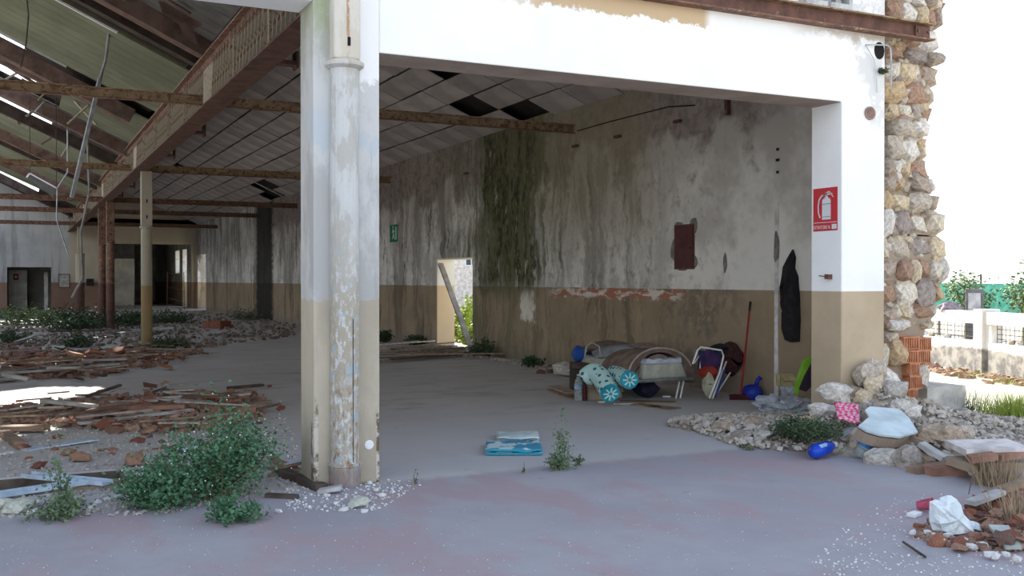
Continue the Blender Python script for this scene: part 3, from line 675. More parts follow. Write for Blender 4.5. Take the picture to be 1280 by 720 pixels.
# ---- far openings: posts, doors
mb = MB(); mb.bb(0, .9, 0, .05, 0, 2.1); o = mb.build('door_leaf', mat('white_door', (.75, .75, .70), scale=2)); o.location = (-.36, 60.2, 0); tag(o, 'pale door leaf standing in the far left doorway', 'door')
s = MB(); s.bb(-.12, .12, -.01, 0, -.16, .16); o = s.build('red_sign', mat('red_print', (.42, .03, .03), bump=0)); o.location = (.0, 60.17, 1.75); tag(o, 'small red and white sign in the far left doorway', 'sign')
s = MB(); s.bb(-.06, .06, -.015, -.01, -.07, .07); s.build('panel', M_WHITE, o)
mb = MB(); mb.bb(0, .18, 0, .05, 0, 2.0); o = mb.build('door_leaf', MATS['white_door']); o.location = (1.35, 59.2, 0); tag(o, 'narrow pale board at the right of the far left doorway', 'board')
t_ = thing('notice_frame', 'empty rectangular frame on the far wall beside the left doorway', 'frame', (2.0, YB - .02, 1.18))
mb = MB(); mb.bb(0, .55, 0, .02, 0, .72); mb.build('panel', mat('faded_panel', (.40, .39, .35)), t_)
mb = MB(); mb.bb(0, .55, -.02, 0, 0, .04); mb.bb(0, .55, -.02, 0, .68, .72); mb.bb(0, .04, -.02, 0, 0, .72); mb.bb(.51, .55, -.02, 0, 0, .72); mb.build('frame', M_TIMBER, t_)
mb = MB(); mb.bb(0, .35, -.2, 0, 0, .35); o = mb.build('wall_box', M_BLACK, bevel=.02); o.location = (3.35, YB, 1.3); tag(o, 'dark box fixed on the far wall between the rusty posts', 'box')
mb = MB(); mb.bb(-.55, .55, -.03, .0, 0, 2.35); o = mb.build('dark_door', mat('dark_door', (.045, .045, .05))); o.location = (4.75, 66.1, 0); tag(o, 'dark door in the room beyond the far opening', 'door')
mb = MB(); mb.bb(3.2, 4.18, 66.15, 66.3, 0, 2.9); mb.bb(5.3, 6.6, 66.15, 66.3, 0, 2.9); mb.bb(4.18, 5.3, 66.15, 66.3, 2.36, 2.9); struct(mb.build('wall_partition', MATS['back_room_paint']))
t_ = thing('metal_rack', 'thin dark metal rack frame standing in the far opening', 'rack', (7.6, 55.5, 0), .3)
for x_ in (-.5, .5):
    mb = MB(); mb.tube([(x_, 0, 0), (x_ * .9, 0, 2.0)], .02, 5); mb.build('upright', M_DARKRUST, t_)
for z_ in (.5, 1.1, 1.8):
    mb = MB(); mb.tube([(-.49, 0, z_ + .15), (.49, 0, z_ - .1)], .015, 5); mb.build('rail', M_DARKRUST, t_)

# ================================================================== WALL FIXTURES
def textmesh(body, size, name, mt, parent, loc, rot, ext=.0006, align='LEFT', sx_=1.0):
    c = bpy.data.curves.new(name, 'FONT'); c.body = body; c.size = size; c.extrude = ext; c.align_x = align
    o = bpy.data.objects.new('tmp', c); COL.objects.link(o); dg = bpy.context.evaluated_depsgraph_get(); me = bpy.data.meshes.new_from_object(o.evaluated_get(dg)); bpy.data.objects.remove(o)
    me.materials.clear(); me.materials.append(mt); o = bpy.data.objects.new(name, me); COL.objects.link(o); o.parent = parent; o.location = loc; o.rotation_euler = rot; o.scale = (sx_, 1, 1); return o
M_RED = mat('sign_red', (.50, .025, .035), var=.06, rough=.4, bump=0); M_WP = mat('sign_white', (.62, .66, .70), var=.04, rough=.4, bump=0)
# local frame: x to the viewer's right (towards -Y in world), z up, face looking to -x world
sg = thing('fire_extinguisher_sign', 'red and white fire extinguisher sign on the inner face of the right pier', 'sign', (7.43, 7.755, 2.32), -PI / 2)
def sbox(x0, x1, z0, z1, y0=-.006, y1=-.004):
    m_ = MB(); m_.bb(x0, x1, y0, y1, z0, z1); return m_
m_ = MB(); m_.bb(-.17, .17, -.004, 0, -.22, .22); m_.build('panel', M_RED, sg)
bd = MB(); bd.lathe((.02, 0, -.095), [(.0, 0)] * 0 + [(.058, 0), (.058, .2), (.05, .225), (.028, .24), (.022, .262)], 12)
m_ = MB(); m_.prism([(-.042, -.006, -.105), (.078, -.006, -.105), (.078, -.006, .085), (.068, -.006, .105), (.04, -.006, .118), (.036, -.006, .13), (-.002, -.006, .13), (-.006, -.006, .118), (-.032, -.006, .105), (-.042, -.006, .085)], (0, .002, 0)); m_.build('cylinder_symbol', M_WP, sg)
m_ = MB(); m_.bar((-.03, -.0055, .148), (.10, -.0055, .155), .002, .014); m_.bar((.01, -.0055, .165), (.06, -.0055, .178), .002, .014); m_.bar((.02, -.0055, .125), (.02, -.0055, .17), .002, .02); m_.bar((.06, -.0055, .178), (.115, -.0055, .12), .002, .01); m_.build('valve_symbol', M_WP, sg)
m_ = MB(); pts = [(.0, -.0055, .15), (-.05, -.0055, .14), (-.085, -.0055, .10), (-.098, -.0055, .03), (-.092, -.0055, -.04), (-.07, -.0055, -.085)]
for a, b in zip(pts, pts[1:]): m_.bar(a, b, .002, .015)
m_.build('hose_symbol', M_WP, sg)
m_ = MB(); m_.bb(-.042, .078, -.0075, -.0065, .052, .056); m_.bb(-.042, .078, -.0075, -.0065, -.078, -.074); m_.build('band_line', M_BLACK, sg)
sbox(-.16, .16, -.137, -.131).build('rule', M_WP, sg)
textmesh('ESTINTORE N.', .052, 'lettering', M_WP, sg, (-.163, -.005, -.2), (PI / 2, 0, 0), sx_=.72)
sbox(.095, .16, -.205, -.155).build('number_box', M_WP, sg)
# green exit sign
sg = thing('exit_sign', 'small green emergency exit sign on the stained wall left of the doorway', 'sign', (XW, 25.2, 2.83), -PI / 2)
m_ = MB(); m_.bb(-.3, .3, -.01, 0, -.23, .23); m_.build('panel', mat('sign_green', (.02, .22, .10), bump=0), sg)
m_ = MB(); m_.bar((-.05, -.012, .14), (-.05, -.012, .2), .004, .06); m_.bar((-.05, -.012, .12), (.0, -.012, -.02), .004, .06); m_.bar((0, -.012, -.02), (.08, -.012, -.16), .004, .04); m_.bar((0, -.012, -.02), (-.1, -.012, -.14), .004, .04); m_.bar((-.04, -.012, .09), (.08, -.012, .04), .004, .03); m_.bar((-.04, -.012, .09), (-.13, -.012, .02), .004, .03); m_.build('figure', M_WP, sg)
m_ = MB(); m_.bb(.14, .22, -.013, -.01, -.17, .17); m_.build('door_symbol', M_WP, sg)
# dark red metal panel
cb = thing('metal_cabinet', 'dark maroon metal cabinet door set in the stained wall', 'cabinet', (XW, 12.31, 1.775), -PI / 2)
m_ = MB(); m_.bb(-.23, .23, -.02, 0.02, 0, .635); m_.build('door', mat('maroon_metal', (.085, .025, .022), (.11, .035, .03), rough=.6, scale=4), cb, bevel=.004); cdo = bpy.data.objects[-1] if False else [o_ for o_ in cb.children if o_.name.startswith('door')][0]
m_ = MB(); m_.bb(-.25, .25, -.01, 0.01, -.02, .655); m_.build('frame', M_DARKRUST, cb)
m_ = MB(); m_.tube([(.17, -.03, .3), (.17, -.02, .3)], .012, 8); m_.build('lock', M_BLACK, cdo)
# bare cement patches around the cabinet
rgp = random.Random(4)
def patch(y_, z_, w_, h_, mt, name='cement_patch', th=.006):
    n = 11; poly = []
    for i in range(n):
        a = 2 * PI * i / n; q = rgp.uniform(.75, 1.1); poly.append((0, math.cos(a) * w_ / 2 * q, math.sin(a) * h_ / 2 * q))
    m_ = MB(); m_.prism(poly, (-th, 0, 0)); o = m_.build(name, mt); o.location = (XW, y_, z_); return o
M_CEM = mat('bare_cement', (.21, .20, .185), scale=9)
lab = 'rough grey cement patch around the maroon wall cabinet'
for (y_, z_, a, b) in [(12.52, 2.05, .34, .42), (12.1, 2.4, .2, .28), (12.45, 2.43, .2, .1), (12.07, 1.86, .16, .2), (12.35, 1.76, .25, .06)]:
    tag(patch(y_, z_, a, b, M_CEM), lab, 'patch', 'cement patches around the cabinet')
tag(patch(11.35, 1.84, .1, .3, M_CEM), 'lone small cement patch between the maroon cabinet and the black jacket', 'patch')
# conduit chase
tr = MB(); tr.bb(XW - .012, XW, 10.24, 10.31, 0.0, 2.62); struct(tr.build('trim_4', mat('filled_chase', (.62, .62, .60), scale=6)))
tag(patch(10.27, 2.03, .11, .45, M_CEM, th=.018), 'dark cement patch on the filled cable chase near the black jacket', 'patch')
m_ = MB()
for (a, b) in [(3.0, .02), (3.16, .03), (3.3, .02)]: m_.bb(XW - .012, XW, 10.26 - b, 10.26 + b, a, a + .035)
tag(m_.build('nail_holes', M_BLACK), 'row of small dark holes high above the cable chase', 'holes')
# thin cable along the wall and wall hooks
m_ = MB(); m_.tube([WX(722, 164, XW - .02), WX(760, 153, XW - .02), WX(835, 134, XW - .02), WX(868, 132, XW - .02)], .01, 5); tag(m_.build('wall_cable', M_BLACK), 'thin dark cable running high along the stained wall', 'cable')
for (u, v, lb_) in [(847, 152, 'rightmost'), (772, 171, 'middle'), (719, 183, 'left of middle'), (583, 217, 'far left')]:
    p = WX(u, v, XW - .03); m_ = MB(); m_.box((0, 0, 0), (.08, .14, .04)); o = m_.build('wall_bracket', M_DARKRUST); o.location = p; tag(o, 'small rusty bracket stub high on the stained wall, %s of the row' % lb_, 'bracket')
p = WX(909, 134, XW - .03); m_ = MB(); m_.box((0, 0, 0), (.06, .07, .22)); o = m_.build('wall_socket', M_DARKRUST); o.location = p; tag(o, 'short dark box high on the wall just under the lintel', 'box')
# drain pipe in the far corner
m_ = MB(); m_.tube([(XW - .06, 26.9, 0), (XW - .06, 26.9, 4.5)], .05, 8); tag(m_.build('downpipe', M_TIMBER), 'dark vertical pipe on the stained wall beside the pillar', 'pipe')
# small hook on the jamb
m_ = MB(); m_.box((-.03, 0, 0), (.06, .05, .05)); m_.tube([(-.05, 0, 0), (-.07, .09, .01)], .006, 5); o = m_.build('wall_hook', M_DARKRUST); o.location = (7.43, 7.68, 1.63); tag(o, 'small metal hook on the pier below the extinguisher sign', 'hook')
# holes and fittings on the outer face of the pier
p = WY(1098, 64, YF); m_ = MB(); m_.tube([(0, -.004, 0), (0, .02, 0)], .08, 18); o = m_.build('vent_hole', dark); o.location = (p.x, YF - .002, p.z); o.scale = (.85, 1, 1.1); tag(o, 'round dark hole in the wall just below the rusty beam', 'hole')
p = WY(1086, 142, YF); t_ = thing('clay_pipe_end', 'round terracotta pipe end in the white wall', 'pipe', (p.x, YF, p.z))
m_ = MB(); m_.tube([(0, -.02, 0), (0, .02, 0)], .068, 16); m_.build('rim', mat('dull_terracotta', (.30, .20, .17), scale=9), t_)
m_ = MB(); m_.tube([(0, -.024, 0), (0, -.019, 0)], .05, 16); m_.build('plug', mat('dark_terracotta', (.20, .13, .11), scale=9), t_)
m_ = MB(); P0 = [WY(u, v, YF - .04) for u, v in [(1081, 57), (1090, 56.5), (1108, 57), (1112, 60), (1113, 70), (1113, 110)]]; m_.tube(P0, .008, 6)
m_.tube([WY(1081, 57, YF - .04), WY(1092, 75, YF - .03), WY(1095, 100, YF - .02), WY(1096, 116, YF - .01)], .004, 5); tag(m_.build('bent_conduit', M_GALV), 'thin bent metal conduit looping around the dark wall hole', 'conduit')

# ================================================================== PLANTS
def plant(name, label, cat, loc, h, rad, leaves, ml, seed, stems=10, ls=.035, group=None, spread=1.0, flowers=0, taper=.35, droop=0):
    rg = random.Random(seed); t_ = thing(name, label, cat, loc, 0, group)
    sm = MB(); lm = MB(); tips = []
    for i in range(stems):
        a = rg.uniform(0, 2 * PI); r_ = rad * math.sqrt(rg.random()) * spread; hh = h * (1 - .55 * (r_ / max(rad, .01)) ** 1.3) * rg.uniform(.55, 1.0)
        b0 = Vector((rg.uniform(-1, 1) * rad * .2, rg.uniform(-1, 1) * rad * .2, 0)); b2 = Vector((r_ * math.cos(a), r_ * math.sin(a), hh)); b1 = b0.lerp(b2, .5) + Vector((rg.uniform(-.1, .1) * rad, rg.uniform(-.1, .1) * rad, hh * .12))
        sm.tube([b0, b1, b2], [.004 + h * .004, .003 + h * .002, .0015], 4); tips.append((b0, b1, b2))
    for i in range(leaves):
        b0, b1, b2 = rg.choice(tips); t = rg.uniform(.12, 1.0) ** .8
        p = (b0 * (1 - t) ** 2 + b1 * 2 * t * (1 - t) + b2 * t * t) + Vector([rg.gauss(0, 1) * rad * .14 * (1.2 - t * taper) for _ in range(3)])
        p.z = abs(p.z) + .004; s_ = ls * rg.uniform(.6, 1.3); d = Vector((rg.gauss(0, 1), rg.gauss(0, 1), rg.gauss(.25, .5))).normalized(); q = d.orthogonal().normalized(); q.rotate(Matrix.Rotation(rg.uniform(0, 6.28), 3, d))
        nrm = d.cross(q)
        lm.add([p, p + d * s_ * .5 + q * s_ * .3 + nrm * s_ * .06, p + d * s_, p + d * s_ * .5 - q * s_ * .3 + nrm * s_ * .06], [(0, 1, 2), (0, 2, 3)])
    sm.build('stem', M_STEM, t_); o = lm.build('foliage', ml, t_); stuff(o)
    if flowers:
        fm = MB()
        for i in range(flowers):
            b0, b1, b2 = rg.choice(tips); p = b2 + Vector([rg.gauss(0, 1) * rad * .12 for _ in range(3)]); p.z = abs(p.z); fm.box(p, (.008, .008, .006), Euler((rg.random(), rg.random(), 0)).to_matrix())
        fm.build('flower', M_WHITE, t_)['kind'] = 'stuff'
    return t_
def spindly(label, loc, h, rad, leaves, seed, name='weed', ls=.03):
    rg = random.Random(seed); t_ = thing(name, label, 'weed', loc); sm = MB(); lm = MB()
    for s_ in range(5):
        k = 1.0 if s_ == 0 else rg.uniform(.3, .7); lean = Vector((rg.uniform(-.5, .5) * rad * (0.3 if s_ == 0 else 2), rg.uniform(-.3, .3) * rad, h * k)); sm.tube([(0, 0, 0), lean * .5 + Vector((rg.uniform(-.02, .02), 0, 0)), lean], [.005, .003, .0015], 4)
        for i in range(leaves // 5):
            t = rg.random() ** 1.1; p = lean * t + Vector((rg.gauss(0, 1), rg.gauss(0, 1), rg.gauss(0, .4))) * rad * (.55 * (1 - t) + .08); p.z = abs(p.z) + .003
            d = Vector((rg.gauss(0, 1), rg.gauss(0, 1), rg.gauss(.2, .5))).normalized(); q = d.orthogonal(); s2 = ls * rg.uniform(.5, 1.2); lm.add([p, p + d * s2 * .5 + q * s2 * .32, p + d * s2, p + d * s2 * .5 - q * s2 * .32], [(0, 1, 2, 3)])
    sm.build('stem', M_STEM, t_); stuff(lm.build('foliage', M_LEAF2 if 'dark' in label else M_LEAF5, t_)); return t_
M_LEAF5 = mat('small_weed_leaf', (.10, .16, .09), (.16, .23, .13), scale=9, bump=0)
plant('leafy_bush', 'large green leafy weed bush with tiny white flowers left of the pillar', 'bush', WZ(268, 622), .78, .50, 5600, M_LEAF, 1, 52, .033, flowers=70)
plant('leafy_bush', 'lower spreading part of green weed at the left foot of the big bush', 'bush', WZ(200, 636), .36, .36, 2400, M_LEAF, 2, 26, .036, flowers=30)
plant('leafy_bush', 'low green weed trailing in front of the big bush', 'bush', WZ(285, 652), .16, .24, 900, M_LEAF, 3, 14, .034)
spindly('tall thin green weed at the left edge beside the pale blue trim', WZ(76, 640), .62, .12, 260, 4)
plant('low_weed', 'low trailing weed in front of the plaster lumps at the left', 'weed', WZ(80, 648), .14, .26, 520, M_LEAF5, 5, 12, .035)
spindly('tall spindly weed growing from the crack beside the folded towel', WZ(703, 587), .52, .10, 420, 6, ls=.026)
plant('low_weed', 'leafy base tuft of weed in the floor crack by the towel', 'weed', WZ(697, 588), .17, .13, 420, M_LEAF5, 7, 10, .026)
plant('low_weed', 'small tuft of weed just right of the spindly weed', 'weed', WZ(724, 583), .13, .07, 160, M_LEAF5, 8, 6, .024)
spindly('tiny dark seedling standing on the floor right of the pillar', WZ(519, 606), .12, .02, 20, 9, ls=.018)
spindly('tiny dark sprout left of the spindly weed near the towel', WZ(655, 592), .09, .02, 16, 10, ls=.018)
plant('low_weed', 'dark green weed at the left half of the right-hand rubble', 'weed', WZ(993, 560) + Vector((0, 0, .08)), .24, .26, 1500, M_LEAF2, 11, 20, .03)
plant('low_weed', 'dark green weed below the pink checked cloth', 'weed', WZ(1024, 550, .14), .28, .26, 1500, M_LEAF2, 12, 20, .03)
for (u, v, h, r_, lab, m2) in [(521, 431, .32, .28, 'dark weed at the wall left of the doorway', M_LEAF2), (602, 446, .42, .3, 'dark weed at the wall right of the doorway', M_LEAF2), (482, 428, .4, .22, 'dark weed half hidden beside the pillar at the wall foot', M_LEAF2), (665, 459, .22, .24, 'dry dark weed at the foot of the mossy wall', M_LEAF2), (210, 437, .36, .5, 'dark weed clump just right of the nearest round post', M_LEAF2), (98, 434, .35, .5, 'dark weed clump between the two pale boards', M_LEAF2), (15, 430, .4, .6, 'green weed clump at the left edge near the pale boards', M_LEAF2), (310, 400, .5, 1.0, 'dark weed along the foot of the far stained wall', M_LEAF2)]:
    plant('low_weed', lab, 'weed', WZ(u, v), h, r_, 900, m2, int(u), 16, .06)
for k, (u, v, w_) in enumerate([(40, 406, 1.5), (75, 402, 1.5), (110, 405, 1.5), (145, 408, 1.2), (20, 398, 1.4), (170, 404, 1.1), (95, 412, 1.0), (210, 404, 1.2)]):
    plant('grass_clump', ['green growth left of the far rusty posts, beside the leaning board', 'green growth below the empty frame on the far wall', 'green growth just left of the pair of rusty posts', 'green growth just left of the nearest round post', 'sunlit green growth at the far left edge before the left doorway', 'green growth behind the nearest round post', 'front green growth before the rusty posts', 'green growth right of the nearest round post before the far opening'][k], 'weed', WZ(u, v), .32, w_, 1000, M_LEAF2 if k not in (0, 4) else M_LEAF4, 40 + k, 20, .10, 'green growth on the far floor')  # lighter leaf on two clumps stands in for sun falling there
p = WX(1099, 88, 8.0); plant('wall_fern', 'small plant growing out of the wall below the dark round hole', 'plant', (WY(1099, 92, YF).x, YF - .03, WY(1099, 94, YF).z), .09, .06, 160, M_LEAF2, 60, 6, .03)

# ================================================================== LEFT DEBRIS
rg = random.Random(77)
shards = [shard_mesh(200 + i, M_TILE, .10 + .05 * (i % 3), .06 * (i % 2)) for i in range(12)]
chunks = [rock_mesh(300 + i, .5, M_DEBRIS, 1, .22) for i in range(10)]
tchunks = [rock_mesh(330 + i, .7, M_TILE, 1, .18) for i in range(6)]
def put_shard(p, s_, zoff, lab, grp, tilt=.3, name='tile_shard', meshes=None, asp=None):
    me = rg.choice(meshes or shards); a = asp or rg.uniform(.6, 1)
    o = inst(name, me, (p.x, p.y, zoff + s_ * .06), (rg.uniform(-tilt, tilt), rg.uniform(-tilt, tilt), rg.uniform(0, 6.28)), (s_, s_ * a, s_ * rg.uniform(.5, .9)))
    return tag(o, lab, 'tile' if 'tile' in name else 'stone', grp)
def inpoly(u, v, poly):
    c = False; n = len(poly)
    for i in range(n):
        x1, y1 = poly[i]; x2, y2 = poly[i - 1]
        if (y1 > v) != (y2 > v) and u < (x2 - x1) * (v - y1) / (y2 - y1) + x1: c = not c
    return c
def sampj(poly, j):
    u, v = samp(poly); return u + rg.gauss(0, j * 4), v + rg.gauss(0, j)
def samp(poly):
    us = [p[0] for p in poly]; vs_ = [p[1] for p in poly]
    while True:
        u, v = rg.uniform(min(us), max(us)), rg.uniform(min(vs_), max(vs_))
        if inpoly(u, v, poly): return u, v
A1 = [(-5, 512), (60, 503), (130, 498), (230, 490), (330, 497), (330, 520), (290, 530), (230, 542), (150, 540), (60, 534), (-5, 534)]
A2 = [(-5, 436), (110, 440), (190, 436), (255, 440), (200, 458), (120, 470), (60, 474), (-5, 478)]
A3 = [(-5, 545), (200, 540), (330, 545), (340, 600), (180, 590), (80, 580), (-5, 582)]
for k in range(150):
    u, v = sampj(A1, 5); p = WZ(u, v); put_shard(p, rg.uniform(.08, .24), rg.uniform(0, .07), 'broken red clay tile piece in the nearer rubble band at the left', 'clay tile pieces in the nearer band', .5)
for k in range(95):
    u, v = sampj(A2, 3); p = WZ(u, v); put_shard(p, rg.uniform(.14, .42), rg.uniform(0, .10), 'broken red clay tile piece in the farther rubble band before the round post', 'clay tile pieces in the farther band', .4)
for k in range(40):
    u, v = samp(A3); p = WZ(u, v)
    if PX0 < p.x < PX1 and PY0 < p.y < PY1: continue
    put_shard(p, rg.uniform(.05, .15), 0, 'red clay tile crumb lying scattered around the big bush', 'scattered tile crumbs near the bush', .15, meshes=tchunks if rg.random() < .4 else None)
# loose crumbs: nobody could count them
def crumbs(name, n, region, size, mt, lab, cat, zf=None):
    mb = MB()
    for k in range(n):
        if callable(region): p = region()
        else: u, v = samp(region); p = WZ(u, v)
        if p.y > 57 or (p.x > 8.85 and p.y > 9.6): continue
        if PX0 < p.x < PX1 and PY0 < p.y < PY1: continue
        s_ = rg.uniform(*size); z0 = (zf(p) if zf else 0) + s_ * .3
        mb.box((p.x, p.y, z0), (s_, s_ * rg.uniform(.5, 1), s_ * rg.uniform(.35, .7)), Euler((rg.uniform(-.5, .5), rg.uniform(-.5, .5), rg.uniform(0, 3.1))).to_matrix(), jit=s_ * .15, rg=rg)
    return tag(stuff(mb.build(name, mt)), lab, cat)
M_TC = mat('tile_crumb', (.26, .13, .09), (.38, .27, .21), scale=5)
M_FC = mat('far_litter', (.17, .13, .10), (.30, .26, .22), scale=.7)
M_GC = mat('grit', (.40, .36, .32), (.52, .49, .45), scale=3)
crumbs('tile_crumbs', 1500, A1, (.02, .09), M_TC, 'heap of tiny red tile crumbs in the nearer rubble band', 'rubble')
crumbs('tile_crumbs', 900, A2, (.03, .14), M_TC, 'tiny red tile crumbs in the farther rubble band', 'rubble')
crumbs('grit', 2200, [(-5, 540), (350, 500), (372, 560), (370, 612), (200, 645), (-5, 648)], (.008, .03), M_GC, 'fine grit scattered over the floor at the left', 'grit')
crumbs('grit', 1500, [(-5, 386), (370, 392), (372, 420), (250, 436), (-5, 436)], (.03, .13), M_FC, 'dark grit and scraps scattered over the far floor', 'grit')
crumbs('plaster_crumbs', 500, [(345, 600), (380, 596), (480, 600), (530, 604), (470, 640), (360, 640)], (.005, .018), M_WHITECRUMB, 'white plaster crumbs around the foot of the pillar', 'rubble')
crumbs('plaster_crumbs', 380, [(1000, 720), (1075, 640), (1160, 610), (1280, 640), (1280, 722)], (.004, .014), M_WHITECRUMB, 'white crumbs scattered on the ground at the bottom right', 'rubble')
crumbs('grit', 500, [(0, 720), (0, 640), (500, 640), (1000, 610), (1280, 640), (1280, 722)], (.002, .006), M_WHITECRUMB, 'specks of grit sprinkled over the foreground paving', 'grit')
crumbs('grit', 700, [(480, 440), (600, 448), (720, 470), (700, 462), (560, 440)], (.02, .08), M_GC, 'grit along the foot of the mossy wall', 'grit')
# boards given by two surveyed ends
def board(u0, v0, u1, v1, w_, th, mt, lab, z0=0.0, z1=0.0, name='board', cat='board', grp=None):
    a = WZ(u0, v0, z0); b = WZ(u1, v1, z1); mb = MB(); c = (a + b) / 2; a2 = a - c; b2 = b - c; mb.bar(a2 + Vector((0, 0, th / 2)), b2 + Vector((0, 0, th / 2)), w_, th)
    o = mb.build(name, mt); o.location = c; return tag(o, lab, cat, grp)
M_BG = mat('pale_grey_board', (.42, .42, .41), (.52, .52, .51), scale=5); M_BB = mat('brown_board', (.22, .155, .11), (.32, .23, .16), scale=5)
M_BR = mat('reddish_board', (.27, .14, .10), (.36, .21, .155), scale=5); M_BD = mat('dark_stick', (.07, .05, .04), (.11, .085, .07), scale=5); M_PG = mat('pale_green_board', (.46, .53, .43), (.52, .58, .48), scale=2)
for a in [
    (98, 531, 240, 514, .09, .03, M_BG, 'long pale grey board across the nearer tile rubble', .03, .05), (52, 503, 120, 510, .07, .04, M_BG, 'short board lying in the sun on the near tile heap', .14, .12),
    (103, 524, 158, 508, .22, .06, M_BR, 'thick reddish board on the near tile heap', .06, .08), (158, 512, 232, 511, .16, .05, M_BR, 'long reddish board behind the big bush', .06, .06),
    (-10, 538, 58, 538, .16, .05, M_BB, 'wide tan board at the left edge below the tile heap', .02, .02), (5, 545, 24, 560, .10, .06, M_BB, 'short dark log end at the left edge', 0, 0),
    (28, 564, 120, 550, .12, .012, M_BLUEMET, 'thin pale blue metal strip lying left of the big bush', 0, .02), (-5, 570, 14, 566, .05, .012, M_WHITE, 'short white strip at the far left edge of the floor', 0, 0),
    (108, 497, 150, 483, .05, .03, M_BD, 'dark stick leaning on the back of the near tile heap', .1, .18), (190, 492, 207, 486, .04, .03, M_BD, 'short dark stick behind the near tile heap', .03, .1),
    (285, 487, 328, 483, .09, .04, M_BD, 'lone dark stick on the open floor left of the pillar', 0, 0), (262, 500, 310, 493, .12, .02, M_BG, 'pale board at the right end of the near rubble band', .03, .06),
    (180, 501, 225, 500, .18, .02, M_BG, 'pale flat board at the back of the near rubble band', .05, .05), (222, 502, 262, 505, .22, .02, M_BG, 'broken white sheet in the near rubble band', .06, .04),
    (240, 508, 280, 514, .13, .05, M_BR, 'reddish plank end at the right of the near rubble band', .06, .03), (285, 514, 315, 517, .12, .07, M_BR, 'square orange block end behind the bush', .03, .03),
    (0, 468, 90, 462, .12, .03, M_BG, 'long pale board in the farther rubble band at the left', .1, .1), (3, 470, 36, 476, .12, .05, M_BG, 'sunlit board slanting in the farther rubble band', .14, .06),
    (-5, 477, 22, 474, .12, .04, M_BG, 'pale board at the left edge of the farther rubble band', .03, .03), (102, 452, 158, 450, .12, .03, M_BG, 'pale board in the farther rubble band before the post', .12, .12),
    (106, 460, 148, 456, .10, .03, M_BG, 'second pale board in the farther rubble band before the post', .08, .1), (10, 454, 92, 449, .16, .04, M_BB, 'long brown board on top of the farther rubble band', .16, .16),
    (118, 466, 143, 463, .35, .05, M_BR, 'red slab at the right of the farther rubble band', .03, .03), (104, 469, 131, 471, .08, .04, M_BD, 'dark stick in front of the farther rubble band', .0, .0),
    (60, 461, 98, 461, .14, .03, M_BG, 'sunlit pale stick on the farther rubble band', .16, .16), (22, 443, 44, 443, .25, .02, M_BG, 'small sunlit white board behind the farther rubble band', .05, .05),
    (20, 428, 46, 420, .12, .03, M_BG, 'pale stick leaning near the left edge of the far floor', .05, .3), (-5, 412, 60, 413, .2, .04, M_BB, 'long board lying far back at the left edge', .05, .05),
    (60, 415, 130, 414, .2, .04, M_BD, 'long dark board far back before the rusty posts', .05, .05), (150, 417, 212, 413, .2, .04, M_BG, 'long pale board far back behind the round post', .05, .05),
    (190, 411, 218, 411, .25, .04, M_BG, 'short pale board far back right of the post', .05, .05), (264, 411, 278, 410, .7, .25, M_TILE, 'red brick lump on the far floor', .0, .0),
    (350, 594, 402, 614, .10, .05, M_BD, 'dark rotten plank at the left foot of the pillar', 0, 0), (398, 617, 426, 612, .10, .03, M_BG, 'pale broken board piece before the pillar foot', .0, .03),
    (345, 592, 372, 588, .10, .03, M_BD, 'dark scrap of wood left of the pillar', 0, .02), (332, 622, 372, 624, .05, .03, M_BD, 'thin dark stick between bush and pillar', 0, 0),
    (338, 574, 372, 590, .07, .02, M_BR, 'red slat of the crossed pair left of the pillar', .02, .02), (336, 588, 378, 580, .07, .02, M_BR, 'second red slat of the crossed pair left of the pillar', .04, .04),
    (355, 584, 378, 576, .04, .02, M_BLUEMET, 'pale blue scrap behind the crossed red slats', .04, .06),
    (66, 622, 92, 610, .015, .012, M_BG, 'thin pale twig in front of the pale blue trims', .0, .03), (60, 613, 150, 606, .22, .02, M_BB, 'brown rotten board behind the plaster lumps', 0, 0),
    (218, 562, 245, 560, .12, .02, M_BLUEMET, 'small pale blue board under the big bush', .02, .02)]:
    board(*a)
for (pts, lab) in [([(45, 430), (80, 428), (84, 436), (62, 437)], 'flat pale green board left of the weed clump on the far floor'), ([(118, 436), (124, 430), (153, 427), (136, 436)], 'flat pale green board left of the round post'), ([(145, 436), (150, 431), (175, 430), (172, 436)], 'flat brown board at the foot of the round post')]:
    q = [WZ(u, v, .12) for u, v in pts]; c = sum(q, Vector()) / len(q); mb = MB(); mb.prism([p - c for p in q], (0, 0, .04)); o = mb.build('flat_board', M_PG if 'green' in lab else M_BB); o.location = c - Vector((0, 0, .1)); tag(o, lab, 'board')
for k in range(70):   # thin splinters strewn through both bands
    reg = A1 if k % 2 else A2; u, v = samp(reg); p = WZ(u, v); a = rg.uniform(-.5, .5); L_ = rg.uniform(.25, .9) * (1 if k % 2 else 2); mb = MB(); d = Vector((math.cos(a), math.sin(a), rg.uniform(-.08, .08))) * L_ / 2
    mb.bar(-d, d, rg.uniform(.02, .07), .018); o = mb.build('wood_splinter', M_BOARD); o.location = (p.x, p.y, rg.uniform(.03, .14)); tag(o, 'thin wood splinter strewn in the %s tile rubble band' % ('nearer' if k % 2 else 'farther'), 'splinter', 'splinters in the %s band' % ('nearer' if k % 2 else 'farther'))
